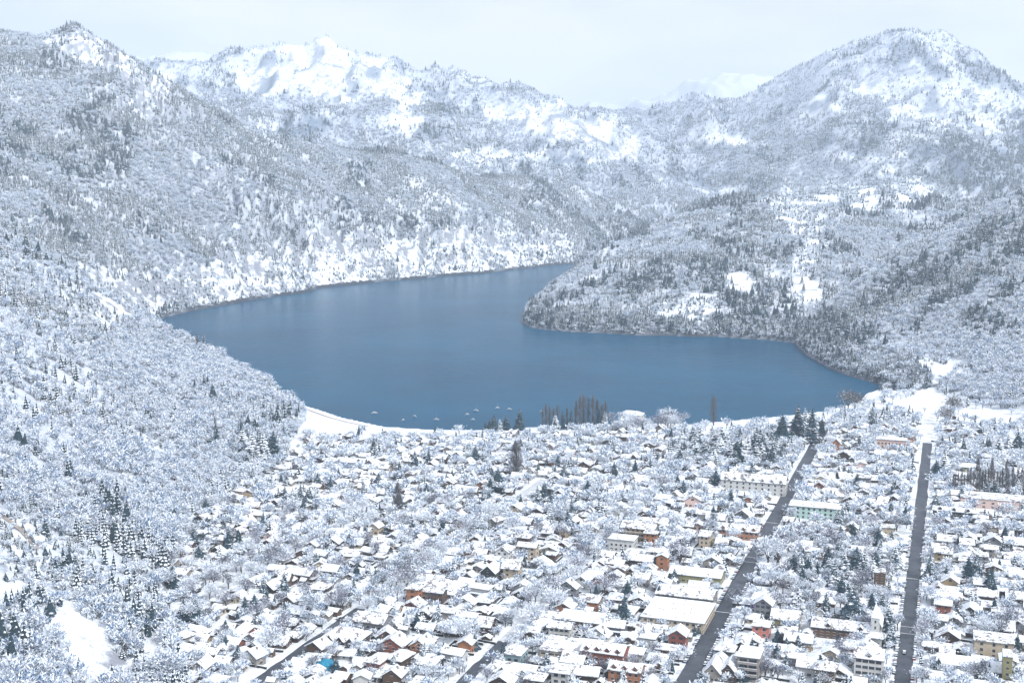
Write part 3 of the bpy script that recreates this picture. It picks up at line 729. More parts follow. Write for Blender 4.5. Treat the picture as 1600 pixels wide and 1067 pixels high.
landmark('hall', 'the long flat hall', 'very long flat white hall at the foot of the poplar row', 1580, 798, 150, 22, 7, cat='hall', kind='flat', wall='pink', win=(2, 1.2, 6), ov=.4)
landmark('school', 'the building with a black window band', 'low building with one continuous black window band below the poplars', 1490, 812, 62, 12, 6, cat='building', kind='gable', rise=1.6, wall='black', win=(2.8, 1.6, 3.2), dormers=3)
landmark('chapel_hall', 'the church', 'white church with pointed steeple among the tall snowy conifers', 1368, 1000, 16, 16, 8, cat='church', kind='gable', rise=5, axis='y', wall='white', win=(.8, 2.2, 2.6))
landmark('tower_block', 'the brown tower house', 'narrow brown stone tower house behind the church', 1373, 934, 17, 9, 15, cat='tower', kind='flat', wall='brown', win=(1, 1.3, 2.4), ov=.2)
landmark('long_building', 'the red brick hotel', 'red brick building with pale gables and snow roof near bottom edge', 940, 1044, 68, 14, 8, cat='building', kind='gable', rise=2.5, wall='brick red', win=(1.6, 1.6, 2.8), dormers=4)
landmark('long_building', 'the striped flat roofed store', 'wide flat roofed store with two dark bands left of the red brick building', 872, 1036, 62, 20, 6, cat='store', kind='flat', wall='cream', win=(3.2, 1, 3.4))
landmark('long_building', 'the orange fronted row', 'orange fronted building at the bottom edge below the red brick building', 975, 1067, 52, 10, 6, cat='building', kind='gable', rise=2.4, wall='orange', win=(1.4, 1.4, 2.8), dormers=3)
landmark('big_lodge', 'the dark lodge with zigzag eaves', 'dark brown lodge with three front gables and heavy snow roof by the street', 534, 1014, 60, 13, 6, cat='lodge', kind='hip', rise=3.5, wall='dark brown', win=(1.4, 1.5, 2.6), ov=1.2)
landmark('rust_house', 'the rust red houses', 'rust red house with white gable, right of the dark lodge', 610, 1026, 42, 11, 6, cat='house', kind='gable', axis='y', rise=3.6, wall='brick red', win=(1.4, 1.4, 2.6), chimney=1)
landmark('rust_house', 'the orange gabled house', 'orange gabled house right of the rust red house', 654, 1026, 30, 11, 5.5, cat='house', kind='gable', axis='y', rise=3.2, wall='orange', win=(1.4, 1.4, 2.6), chimney=1)
landmark('beige_lodge', 'the grey fronted lodge', 'wide grey fronted lodge with snow roof behind the dark lodge', 575, 992, 52, 13, 7, cat='lodge', kind='gable', rise=3, wall='grey', win=(1.5, 1.5, 2.8), chimney=2)
landmark('white_hall', 'the big white roofed hall', 'big snow roofed hall left of the street, white roof with brown back gable', 672, 938, 78, 22, 5, cat='hall', kind='hip', rise=5, wall='stone', win=(1.6, 1.2, 3.5))
landmark('teal_kiosk', 'the teal walled building', 'small building with pale teal front wall near the street corner', 801, 1044, 26, 12, 7, cat='building', kind='flat', wall='teal', win=(1.8, 1.4, 3), balcony=False)
landmark('dark_barn', 'the black sided barn', 'steep white roofed barn with black side wall', 762, 912, 24, 12, 7, cat='barn', kind='gable', rise=4, axis='y', wall='black', win=(1.2, 1.4, 2.6))
landmark('purple_house', 'the purple walled shop', 'white roofed shop with a vivid purple side wall beside the avenue', 1186, 952, 24, 12, 5.5, cat='shop', kind='flat', wall='purple', win=(1.6, 1.4, 3))
landmark('orange_row', 'the orange terraced row', 'row of orange and brown fronts with snow roofs left of the avenue', 1145, 842, 80, 12, 6, cat='building', kind='gable', rise=3, wall='orange', win=(1.6, 1.5, 3), dormers=5)
landmark('ochre_row', 'the ochre stepped building', 'ochre stepped building with several snow roof levels', 996, 846, 54, 14, 9, cat='building', kind='gable', rise=3, wall='ochre', win=(1.4, 1.4, 3), balcony=True)
landmark('white_block', 'the white block below the ochre building', 'plain white block left and below the ochre stepped building', 970, 862, 40, 12, 8, cat='building', kind='flat', wall='white', win=(1.4, 1.4, 3))
landmark('balcony_block', 'the four-storey balcony block', 'four-storey block with dark balcony bands right of the avenue', 1168, 1064, 34, 14, 12, cat='apartment block', kind='flat', wall='stone', win=(3.6, 1.6, 4.2), balcony=True)
for i, u in enumerate((1112, 1137)):
    landmark('gabled_house', 'the twin gabled houses', ('left' if i == 0 else 'right') + '-hand twin house with dark timber gable beside the balcony block', u, 1066, 25, 12, 5, group='twin gabled houses', kind='gable', axis='y', rise=4.2, wall='dark brown' if i else 'stone', win=(1.2, 1.4, 2.2))
landmark('striped_block', 'the striped four-storey block', 'white four-storey block with black window stripes left of the second avenue', 1356, 1066, 44, 12, 12, cat='apartment block', kind='gable', rise=3, wall='white', win=(2.6, 1.5, 3.0), dormers=1)
landmark('red_cube', 'the red box house', 'small bright red box-shaped house front', 1525, 1049, 12, 8, 5, kind='flat', wall='red', win=(1, 1.2, 2.4))
landmark('olive_tower', 'the olive tower block', 'tall narrow olive block at bottom right', 1573, 1067, 14, 10, 13, cat='tower', kind='flat', wall='olive', win=(1.2, 1.3, 2.4), ov=.3)
landmark('cream_building', 'the cream stepped building', 'cream stepped building with arched top behind the red box house', 1552, 1030, 58, 14, 9, cat='building', kind='flat', wall='cream', win=(1.4, 1.6, 4.5))
landmark('long_terrace', 'the long terrace by the second avenue', 'long snow roofed terrace with black windows right of the second avenue', 1496, 1056, 62, 12, 5.5, cat='terrace', kind='gable', rise=2.6, wall='grey', win=(1.9, 1.5, 2.4), porch=True)
landmark('long_white_roof', 'the long white roofed market', 'very long snow roof with brown front between the avenues', 1318, 1000, 100, 15, 5.5, cat='market', kind='gable', rise=2.4, wall='brown', win=(1.5, 1.3, 3.2), dormers=2)
landmark('lake_house', 'the lakeside house', 'white roofed house on the wooded lakeside knoll', 985, 660, 34, 12, 8, kind='hip', rise=3, wall='cream', win=(1.4, 1.4, 2.8), z=TOWN_Z)
landmark('long_low', 'the low white roofed row', 'low flat white roofed row between street and avenue', 905, 985, 76, 16, 5, cat='building', kind='flat', wall='brown', win=(1.6, 1.4, 3.2))
landmark('long_flat', 'the dark beamed pavilion', 'wide pavilion with dark curved beam and olive front left of the avenue', 1085, 912, 82, 16, 5, cat='pavilion', kind='gable', rise=2.2, wall='olive', win=(2, 1.4, 3.2))
landmark('white_mass', 'the broad white roofed centre', 'broad low building under one wide sheet of snow left of the avenue', 1050, 985, 100, 34, 6, cat='building', kind='hip', rise=3, wall='cream', win=(1.6, 1.4, 3.2))
landmark('white_mass', 'the stepped white roofed centre', 'second broad building under snow, farther up the same avenue', 1068, 948, 90, 18, 6, cat='building', kind='gable', rise=2.2, wall='stone', win=(1.6, 1.4, 3.2), chimney=2)
landmark('corner_block', 'the corner block with low gables', 'long building with low gables and white roof near the bottom street corner', 800, 1066, 70, 14, 4, cat='building', kind='gable', rise=3, wall='stone', win=(1.4, 1.3, 2.8), dormers=2)
landmark('green_church', 'the green roofed gable hall', 'olive walled hall with broad gable beside the market', 1226, 982, 44, 12, 5, cat='hall', kind='gable', rise=3.5, wall='olive', win=(1.3, 1.3, 2.8))
landmark('plaza_block', 'the salmon fronted block', 'salmon fronted two-storey block with white frames right of the avenue', 1188, 996, 26, 10, 6, cat='building', kind='flat', wall='salmon', win=(1.6, 1.5, 2.8))
landmark('station', 'the grey front with arched roof', 'grey building with curved white roof right of the second avenue', 1478, 948, 46, 12, 5, cat='building', kind='hip', rise=3.4, wall='grey', win=(1.6, 1.4, 3))
landmark('black_gable', 'the black gabled house', 'house with a wide black front gable below the pink block', 1412, 768, 24, 10, 4, kind='gable', axis='y', rise=4, wall='black', win=(1.2, 1.2, 3))
landmark('tall_orange', 'the slim orange house', 'slim orange house at the far end of the avenue', 1306, 706, 10, 8, 9, kind='gable', axis='y', rise=3, wall='orange', win=(1, 1.2, 2.4))
# church steeple
x, y = at_z(1367, 1003, TOWN_Z)
st = bpy.data.objects.new('steeple', None); COL.objects.link(st); st.location = (x, y, TOWN_Z); st.rotation_euler = (0, 0, -PHI)
b = MB(); b.box(-2, 2, -2, 2, 0, 14, M_WALL['white']); link('tower_wall', b.mesh('tower_wall'), st)
b = MB(); b.add([(-2.3, -2.3, 14), (2.3, -2.3, 14), (2.3, 2.3, 14), (-2.3, 2.3, 14), (0, 0, 22)], [(0, 1, 4), (1, 2, 4), (2, 3, 4), (3, 0, 4), (3, 2, 1, 0)], M_SNOW); link('spire', b.mesh('spire'), st)
for zz in (4.5, 8, 11.2): link('window', window_mesh(.9, 1.5), st, (0, -2, zz), 0)
tag(st, 'slim white church steeple with pointed snowy spire', 'steeple')
# bright blue tarpaulin pavilion
x, y = at_z(508, 1044, TOWN_Z)
bt = bpy.data.objects.new('market_tent', None); COL.objects.link(bt); bt.location = (x, y, TOWN_Z); bt.rotation_euler = (0, 0, .5)
b = MB(); b.add([(-5, -4, 2.6), (5, -4, 2.6), (5, 4, 2.6), (-5, 4, 2.6), (0, -.4, 5.2), (0, .4, 5.2)], [(0, 1, 4), (1, 2, 5, 4), (2, 3, 5), (3, 0, 4, 5), (3, 2, 1, 0)], M_WALL['blue']); link('canopy', b.mesh('canopy'), bt)
b = MB(); b.box(-4.8, 4.8, 3.7, 3.8, 0, 2.5, M_WALL['blue']); b.box(-4.8, -4.7, -3.8, 3.6, 0, 2.5, M_WALL['blue']); b.box(-3, 3, -3.8, -3.7, 0, 2.5, M_WALL['blue']); link('side_panel', b.mesh('side_panel'), bt)
for px_ in (-4.8, 4.8):
    for py_ in (-3.8, 3.9):
        b = MB(); b.tube((px_, py_, 0), (px_, py_, 2.6), .1, .1, M_KERB); link('pole', b.mesh('pole'), bt)
b = MB(); b.box(-3.5, -1.2, .8, 2.6, 4.1, 4.3, M_SNOW); b.box(.6, 2.8, 1.6, 3, 3.6, 3.8, M_SNOW); link('snow_patch', b.mesh('snow_patch'), bt)
tag(bt, 'bright blue tent roofed pavilion below the dark lodge', 'tent'); OCC.append((x, y, 7)); LAND.append(('the bright blue tent', 508, 1040))
# lodge front gables
lodge = [o for o in bpy.data.objects if o.name.startswith('big_lodge')][0]
for gx in (-6, 0, 6):
    q = MB(); walls_part(q, 4.4, 3, 5.2, 'gable', 2.2, 'y', M_WALL['dark brown']); roof_part(q, 4.4, 3, 5.2, 'gable', 2.2, 'y', .6, .5)
    link('front_gable', q.mesh('front_gable'), lodge, (gx, -7.6, 0))

LAND += [('the tall bare brown tree', 806, 750), ('the slim bare grey tree', 622, 806), ('the dark conifers at the hill foot', 412, 724), ('the lakeside poplar clump', 900, 668), ('the lone dark poplar', 1115, 662),
         ('the open snowy beach', 540, 668), ('the hillside road bend', 56, 862), ('the lake end of the first avenue', 1292, 668), ('the far end of the second avenue', 1451, 694), ('the open snow slope', 170, 1010),
         ('the mid-town conifer group', 480, 790), ('the three tall lakeshore conifers', 1250, 684), ('the upper end of the lower street', 560, 950), ('the long bare poplar row', 1535, 770), ('the conifer wood behind the white hotel', 1130, 710),
         ('the big conifers behind the market', 1325, 930), ('the foot of the wooded hill', 300, 860), ('the hill corner below the open slope', 310, 980), ('the dark conifer pair in mid-town', 845, 788)]
# ordinary houses in the blocks
def in_town(x, y): return float(poly_sd(np.array([x]), np.array([y]), TOWN)[0]) < 0
def off_streets(x, y, r):
    s, t = to_st(x, y)
    if abs(t - TB) < 5 + r and s > 500: return False
    for tt, hw, dark, slush in STREETS:
        lo = (dark or slush)[0]; hi = (slush or dark)[1]
        if lo - 5 < s < hi + 5 and abs(t - tt) < hw + r: return False
    return True
cands = []
for bi, s0 in enumerate(S_CROSS[:-1]):
    for tt in np.arange(TE - 400, TB + 240, 8.5):
        for k, so in enumerate((8, 18, 29, 40, 51, 62, 73, 84, 93)):
            s = s0 + so + random.uniform(-2.5, 2.5); t = tt + random.uniform(-2.5, 2.5) + (6 if k % 2 else 0)
            cands.append((s, t))
sx = np.array([to_xy(s, t) for s, t in cands]); isd = poly_sd(sx[:, 0], sx[:, 1], TOWN)
cu, cv = proj(sx[:, 0], sx[:, 1], TOWN_Z)
keep = (isd < -2) & (cu > -120) & (cu < 1850) & (cv < 1190)
C2 = [(sx[i, 0], sx[i, 1], cu[i], cv[i]) for i in range(len(cands)) if keep[i]]
random.shuffle(C2)
# how built-up the town is, by place
def built(u, v):
    d = .85
    if v > 850 and u > 640: d = .95
    if v > 960: d = max(d, .92)
    if u < 420 and v < 980: d = .65
    if 640 < u < 1000 and v < 850: d = .75
    if v < 730: d = .62
    if u > 1440 and v < 740: d = .35
    if 1215 < u < 1400 and 840 < v < 990: d = .35
    if 1240 > u > 1040 and v < 735: d = .25
    return d
homes = []
for (x, y, u, v) in C2:
    if random.random() > built(u, v): continue
    dense = v > 850 and u > 640
    w = random.uniform(6.5, 12.5) if dense else random.uniform(6, 10); d = random.uniform(6, 9)
    if random.random() < .12: w *= 1.4
    r = max(w, d) / 2 * 1.02
    if not off_streets(x, y, r * .95 + 3) or not free(x, y, r * .86): continue
    s, t = to_st(x, y)
    if any(abs(s - sc) < r * .8 + 3 for sc in S_CROSS): continue
    OCC.append((x, y, r)); homes.append((x, y, u, v, w, d, dense))
OCC_H = list(OCC)
homes.sort(key=lambda q: (not (-20 < q[2] < 1620 and q[3] < 1085), -(q[4] * F / q[1])))
wall_pick = ['orange', 'brick red', 'ochre', 'brown', 'brown'] + ['white'] * 6 + ['cream'] * 4 + ['grey'] * 5 + ['brown'] * 5 + ['dark brown'] * 5 + ['brick red'] * 1 + ['orange'] + ['ochre'] * 1 + ['stone'] * 6 + ['pink']
HOUSES = []
for i, (x, y, u, v, w, d, dense) in enumerate(homes):
    kind = random.choices(['gable', 'hip', 'flat'], [.58, .22, .2] if dense else [.72, .2, .08])[0]
    axis = random.choice('xy') if kind == 'gable' and w < 14 else 'x'
    two = random.random() < (.35 if dense else .2); h = 5.2 if two else random.uniform(2.5, 3.2)
    if dense and random.random() < .07: h = 8.8
    wall = random.choice(wall_pick)
    rz = -PHI + (random.choice([0, 0, 0, PI / 2]) if w < 14 else 0) + random.gauss(0, .04 if dense else .16)
    rise = random.uniform(.18, .36) * (d if axis == 'x' else w) * (1.0 if kind == 'gable' else .8)
    single = i < 285
    e = house('house', x, y, w, d, h, kind, min(rise, 5), axis, wall, rz, chimney=1 if random.random() < .45 and kind != 'flat' else 0, single=single,
              each_window=(i < 70), win=(random.choice([1.3, 1.6, 2.0]), 1.35, random.choice([2.6, 3.2])), porch=single and random.random() < .25, ov=random.uniform(.7, 1.3), snow=random.uniform(.35, .6))
    OCC.pop()
    if single: HOUSES.append((e, x, y, h, kind, wall, u, v, w))
OCC[:] = OCC_H
print('houses', len(homes))
SH = MB(); HG = MB(); nsh = 0
for _ in range(5200):
    y = random.uniform(500, 1280); x = random.uniform(-.36, .46) * y
    if not in_town(x, y) or not off_streets(x, y, 5) or not free(x, y, 1.0): continue
    M = Matrix.Translation((x, y, TOWN_Z)) @ Matrix.Rotation(-PHI + random.choice([0, PI / 2]) + random.gauss(0, .08), 4, 'Z')
    q = MB()
    if random.random() < .35:
        w, d, h = random.uniform(3, 6.5), random.uniform(3, 5), random.uniform(2.1, 2.9); wl = random.choice(['brown', 'dark brown', 'grey', 'stone', 'white', 'black'])
        walls_part(q, w, d, h, 'gable', 1.2, 'x', M_WALL[wl]); roof_part(q, w, d, h, 'gable', 1.2, 'x', .4, .35); SH.merge(q, M)
    else:
        L = random.uniform(5, 16); q.box(-L/2, L/2, -.35, .35, 0, 1.3, M_HEDGE, False); q.box(-L/2, L/2, -.3, .3, 1.3, 1.45, M_SNOW, False); HG.merge(q, M)
so = link('garden_sheds', SH.mesh('garden_sheds')); tag(so, 'small snow capped sheds and outbuildings in the back gardens', 'sheds', kind='stuff')
so = link('hedges', HG.mesh('hedges')); tag(so, 'low dark hedges and garden fences under snow', 'hedges', kind='stuff')
far = link('more_houses', FAR_WALL.mesh('more_houses')); tag(far, 'many small snow roofed houses farther back among the trees', 'houses', kind='stuff')

# ------------------------------------------------------------------ trees
def conifer_parts(seed, h=16, tiers=9, per=9, spread=.24, lean=0, core=.55, droop=.34, needle=None):
    r = random.Random(seed); c = MB(); tk = MB()
    tk.tube((0, 0, -1.5), (0, 0, h * .9), h * .018, h * .004, M_TRUNK, 5)
    n = 7; z0 = h * .10
    vs = [(math.cos(2*PI*i/n) * h * spread * core * r.uniform(.7, 1.1), math.sin(2*PI*i/n) * h * spread * core * r.uniform(.7, 1.1), z0 + r.uniform(-.4, .4)) for i in range(n)] + [(0, 0, h * .93), (0, 0, z0)]
    c.add(vs, [(i, (i+1) % n, n) for i in range(n)] + [((i+1) % n, i, n + 1) for i in range(n)], M_CORE)
    for k in range(tiers):
        q = k / tiers; zc = h * (.13 + .84 * q ** .95); R = h * spread * (1 - q) ** .82 * r.uniform(.85, 1.12) + h * .012
        m = max(4, int(per * (1 - q * .5))); a0 = r.uniform(0, 6.3)
        for i in range(m):
            a = a0 + 2 * PI * i / m + r.uniform(-.25, .25); L = R * r.uniform(.72, 1.15)
            if r.random() < .08: continue
            ca, sa = math.cos(a), math.sin(a); dz = -L * droop * r.uniform(.5, 1.5); wd = L * .30 * r.uniform(.8, 1.3)
            root = (ca * L * .08, sa * L * .08, zc + L * .10); tip = (ca * L, sa * L, zc + dz)
            mid = (ca * L * .6, sa * L * .6, zc + dz * .35 + L * .07)
            l = (ca * L * .62 - sa * wd, sa * L * .62 + ca * wd, zc + dz * .55 - wd * .35)
            rr = (ca * L * .62 + sa * wd, sa * L * .62 - ca * wd, zc + dz * .55 - wd * .35)
            c.add([root, l, tip, rr, mid], [(0, 4, 1), (4, 2, 1), (0, 3, 4), (3, 2, 4)], needle or M_NEEDLE)
    return tk, c
def bare_parts(seed, h=10, wide=.42, n=210, mat=None, lo=.22, up=.6, size=1.0):
    """frosted leafless tree: limbs and a cloud of twigs"""
    mat = mat or M_TWIG; r = random.Random(seed); c = MB(); tk = MB()
    tk.tube((0, 0, -1), (0, 0, h * .35), h * .028, h * .02, M_TRUNK, 5)
    lobes = []
    for i in range(6):
        a = 2 * PI * i / 6 + r.uniform(-.4, .4); rr = h * wide * r.uniform(.35, .62); z = h * r.uniform(.5, .82)
        p = (math.cos(a) * rr, math.sin(a) * rr, z); lobes.append(p)
        tk.tube((0, 0, h * r.uniform(.2, .34)), p, h * .012, h * .004, M_TRUNK, 3)
    lobes.append((0, 0, h * .8))
    for i in range(n):
        lb = r.choice(lobes); sg = h * wide * .30
        p = Vector((lb[0] + r.gauss(0, sg), lb[1] + r.gauss(0, sg), min(h, max(h * lo, lb[2] + r.gauss(0, sg * .8)))))
        out = Vector((p.x, p.y, (p.z - h * .3) * up + .3)).normalized()
        d = (out + Vector((r.gauss(0, .5), r.gauss(0, .5), r.gauss(0, .4)))).normalized()
        L = h * .085 * r.uniform(.6, 1.4) * size; s = d.cross(Vector((r.gauss(0, 1), r.gauss(0, 1), r.gauss(0, 1)))).normalized() * L * .30
        c.add([tuple(p - d * L), tuple(p + s), tuple(p + d * L), tuple(p - s * .8)], [(0, 1, 2), (0, 2, 3)], mat)
    return tk, c
def poplar_parts(seed, h=22, w=.09, n=170):
    r = random.Random(seed); c = MB(); tk = MB()
    tk.tube((0, 0, -1), (0, 0, h * .85), h * .016, h * .003, M_TRUNK, 5)
    for i in range(n):
        z = h * (.12 + .86 * r.random()); rad = h * w * (math.sin(PI * min(1, (z / h) ** .8 * .95 + .03)) ** .6) * r.random() ** .5; a = r.uniform(0, 6.3)
        p = Vector((math.cos(a) * rad, math.sin(a) * rad, z)); d = Vector((p.x * .12, p.y * .12, 1)).normalized(); L = h * .07 * r.uniform(.6, 1.5)
        s = Vector((-math.sin(a + r.uniform(-1, 1)), math.cos(a), 0)).normalized() * L * .09
        c.add([tuple(p - d * L), tuple(p + s), tuple(p + d * L), tuple(p - s)], [(0, 1, 2), (0, 2, 3)], M_BARE)
        if i % 2 == 0: tk.tube((0, 0, max(0, z - h * .12)), tuple(p), h * .003, h * .0015, M_TRUNK, 3)
    return tk, c
CON = [conifer_parts(i, 16, 12, 11, sp, core=.66) for i, sp in enumerate((.30, .34, .26, .38))]
BAR = [bare_parts(20 + i, 10, wd, nn, mt, size=sz) for i, (wd, nn, mt, sz) in enumerate(((.42, 950, None, .52), (.5, 800, None, .5), (.30, 700, None, .5), (.46, 600, M_TWIG2, .5), (.34, 600, M_TWIG2, .5), (.24, 520, M_TWIG2, .45)))]
POP = [poplar_parts(40 + i, 22, wd) for i, wd in enumerate((.085, .07, .11))]
BRN = [poplar_parts(60, 18, .19, 620), bare_parts(61, 12, .42, 800, M_BARE, .2, .8, .5)]
PROTO = {'conifer': [(a.mesh('trunk'), b.mesh('crown'), 16) for a, b in CON], 'bare': [(a.mesh('trunk'), b.mesh('crown'), 10) for a, b in BAR],
         'poplar': [(a.mesh('trunk'), b.mesh('crown'), 22) for a, b in POP], 'brown': [(BRN[0][0].mesh('trunk'), BRN[0][1].mesh('crown'), 18), (BRN[1][0].mesh('trunk'), BRN[1][1].mesh('crown'), 12)]}
NAMES = {'conifer': 'conifer_tree', 'bare': 'frosted_tree', 'poplar': 'poplar_tree', 'brown': 'bare_brown_tree'}
def plant(kind, x, y, h, var=None, wide=1.0):
    P = PROTO[kind]; tk, cr_, hh = P[random.randrange(len(P)) if var is None else var]
    e = bpy.data.objects.new(NAMES[kind], None); COL.objects.link(e); z = float(lookup(ZZ, x, y))
    e.location = (x, y, z); e.rotation_euler = (0, 0, random.uniform(0, 6.28)); s = h / hh; e.scale = (s * wide, s * wide, s)
    link('trunk', tk, e); link('crown', cr_, e); return e
TREES = []   # (obj, kind, u, v, h)
def plant_px(kind, u, v, hpx, var=None, wide=1.0):
    x, y = at_z(u, v, TOWN_Z); h = hpx * y / F; e = plant(kind, x, y, h, var, wide)
    TREES.append((e, kind, u, v, h)); OCC.append((x, y, h * (.1 if kind == 'poplar' else .16))); return e
for u, hp in zip((848, 853, 859, 865, 871, 878, 886, 893, 900, 906, 912, 919, 926, 933, 940, 946), (34, 40, 36, 34, 38, 30, 34, 32, 44, 52, 54, 50, 54, 46, 40, 44)):
    plant_px('poplar', u, 669 + (u % 3), hp)
for u, hp in ((881, 30), (892, 34), (936, 38)): plant_px('conifer', u, 672, hp, wide=.7)
plant_px('poplar', 1115, 664, 46, 2, 1.5)
for u, v, hp in ((772, 673, 30), (781, 673, 22), (791, 672, 28), (812, 671, 38), (758, 675, 18), (765, 674, 24), (868, 672, 28), (945, 672, 34)): plant_px('conifer', u, v, hp)
plant_px('brown', 806, 750, 62, 0, 1.1); plant_px('brown', 622, 806, 54, 0, .9); plant_px('brown', 1325, 645, 38, 1); plant_px('brown', 1478, 665, 30, 1); plant_px('brown', 1340, 642, 30, 1)
plant_px('brown', 1490, 650, 34, 1)
for i in range(26):
    u = 1488 + i * 4.6 + random.uniform(-1, 1); plant_px('poplar', u, 772 - 1.0 * (i % 3), random.uniform(34, 62) if 1524 < u < 1575 else random.uniform(28, 44))
for u, v, hp in ((1246, 686, 60), (1268, 692, 62), (1222, 692, 50), (1258, 680, 48), (1284, 676, 26), (1362, 665, 34)): plant_px('conifer', u, v, hp, wide=1.05)
for i in range(34):
    plant_px('conifer', random.uniform(1058, 1215), random.uniform(694, 732), random.uniform(28, 42), wide=1.45)
for i in range(16): plant_px('bare', random.uniform(950, 1065), random.uniform(664, 682), random.uniform(20, 30), wide=1.3)
for u, v, hp in ((1303, 922, 56), (1318, 905, 50), (1350, 905, 52), (1362, 912, 48), (1338, 895, 48), (1332, 972, 66), (1294, 905, 40), (1398, 890, 42), (1290, 962, 42), (1388, 985, 46), (1392, 1010, 40), (1310, 880, 44), (1378, 962, 40), (1375, 880, 44)):
    plant_px('conifer', u, v, hp, wide=1.15)
for u, v, hp in ((1452, 906, 46), (1512, 912, 50), (1525, 905, 46), (1546, 925, 46), (1516, 958, 46), (1240, 900, 42), (1262, 908, 44), (1232, 1010, 26)):
    plant_px('conifer', u, v, hp, wide=1.1)
for u, v, hp in ((395, 722, 52), (412, 726, 56), (428, 722, 56), (380, 716, 40), (340, 722, 34), (352, 724, 26), (470, 792, 40), (484, 794, 38), (458, 790, 34), (496, 790, 36), (262, 778, 30), (398, 960, 38), (404, 830, 26), (495, 892, 34), (576, 905, 30), (592, 915, 34), (645, 902, 36), (840, 790, 36), (850, 782, 34), (778, 770, 44), (766, 775, 34), (740, 835, 30), (975, 975, 54), (980, 935, 34), (950, 985, 40), (862, 792, 20), (905, 790, 20), (1475, 745, 42), (1462, 748, 34), (1560, 712, 34), (1575, 708, 34), (1590, 706, 36), (1545, 710, 28), (1502, 852, 30), (1236, 842, 30), (1246, 1014, 24), (1213, 1036, 36), (1228, 1046, 30), (1110, 838, 26)):
    plant_px('conifer', u, v, hp, wide=1.15)
for u, v, hp in ((722, 1008, 46), (737, 1000, 40), (868, 960, 44), (862, 935, 40), (945, 930, 36), (954, 925, 34), (610, 985, 20), (485, 965, 42), (480, 985, 34), (445, 1000, 50), (432, 1010, 46), (420, 1020, 44), (1062, 880, 40), (1200, 890, 56), (1215, 880, 54), (1205, 925, 40), (1152, 945, 30), (1440, 1000, 36), (1452, 985, 34), (1402, 985, 30), (1310, 1030, 36), (1325, 1020, 30), (1525, 1065, 36), (1510, 1062, 30), (1195, 1062, 36), (1215, 1066, 34), (255, 1070, 60), (268, 1074, 56), (245, 1068, 50), (1540, 1000, 40), (1565, 1000, 46), (1578, 985, 44)):
    plant_px('bare', u, v, hp, wide=1.25)
# the rest of the town's trees: the largest as things, the others as one mass
rest = []
tries = 0
TX0, TX1 = -320, 520
while len(rest) < 15000:
    tries += 1
    y = random.uniform(480, 1300); x = random.uniform(-.42, .46) * y
    rest.append((x, y))
R = np.array(rest); rs = poly_sd(R[:, 0], R[:, 1], TOWN); ru, rv = proj(R[:, 0], R[:, 1], TOWN_Z)
class Spots:
    def __init__(s): s.g = {}
    def put(s, x, y): s.g.setdefault((int(x // 6), int(y // 6)), []).append((x, y))
    def any_near(s, x, y, r):
        i, j = int(x // 6), int(y // 6)
        return any((x - a) ** 2 + (y - b) ** 2 < r * r for p in (-1, 0, 1) for q in (-1, 0, 1) for a, b in s.g.get((i + p, j + q), ()))
SP = Spots()
extra = []
OC = np.array(OCC)
for i in range(len(R)):
    if rs[i] > -1 or rv[i] > 1150: continue
    x, y, u, v = R[i, 0], R[i, 1], ru[i], rv[i]
    bd = built(u, v)
    if random.random() > (1.08 if bd > .85 else .92) - bd * .52: continue
    con = random.random() < .27
    h = random.uniform(6, 16) if con else random.uniform(4.8, 12)
    if bd > .85: h *= .72
    dd = np.hypot(OC[:, 0] - x, OC[:, 1] - y) - OC[:, 2]
    if dd.min() < (-1.3 if bd > .85 else -1.2): continue
    if SP.any_near(x, y, h * (.26 if bd > .85 else .30)): continue
    SP.put(x, y)
    if not off_streets(x, y, h * .2): continue
    extra.append((x, y, u, v, h, 'conifer' if con else 'bare'))
for t_, hw_, s0_, s1_ in ((TD, 3.2, s_of(782, 990), s_of(1100, 700)), (TCc, 3.4, s_of(575, 945), s_of(760, 800)), (TE, 4, s_of(300, 960), s_of(540, 800))):
    s = s0_
    while s < s1_:
        for k in (-1, 1):
            if random.random() < .7:
                x, y = to_xy(s + random.uniform(-3, 3), t_ + k * (hw_ + random.uniform(.3, 2.2))); u, v = proj(x, y, TOWN_Z)
                if in_town(x, y): extra.append((x, y, u, v, random.uniform(8, 13), 'bare'))
        s += 11
extra.sort(key=lambda q: -(q[4] * F / q[1]) + (200 if not (-10 < q[2] < 1610 and q[3] < 1075) else 0))
cnt = {'conifer': sum(1 for t in TREES if t[1] == 'conifer'), 'bare': sum(1 for t in TREES if t[1] == 'bare')}
MASS = []
for x, y, u, v, h, k in extra:
    if cnt[k] < 290:
        cnt[k] += 1; e = plant(k, x, y, h, wide=1.25 if k == 'bare' else 1.05); TREES.append((e, k, u, v, h))
    else: MASS.append((x, y, h, k))
print('town trees', cnt, 'mass', len(MASS))

# ------------------------------------------------------------------ forests (one mass per landform, real trees scattered on the ground)
pcol = bpy.data.collections.new('tree_kinds')      # not linked to the scene: only the forests use it
def low_tree(i):
    if i < 3:
        tk, c = conifer_parts(100 + i, 14, 6, 6, (.21, .25, .28)[i], core=.62, needle=M_NEEDLE_F)
    elif i < 6:
        tk, c = bare_parts(110 + i, 10, (.36, .42, .48)[i - 3], 150, M_TWIG_F, .2, .8, 1.25)
    elif i == 6:
        tk, c = conifer_parts(120 + i, 14, 6, 5, .22, core=.85, needle=M_NEEDLE_F)
    else:
        tk, c = conifer_parts(130 + i, 14, (7, 8, 6)[i - 7], 6, (.22, .17, .30)[i - 7], core=.8, needle=M_NEEDLE_D)
    c.merge(tk, Matrix.Identity(4)); return c
for i in range(10):
    o = bpy.data.objects.new('kind_%d' % i, low_tree(i).mesh('kind')); pcol.objects.link(o)
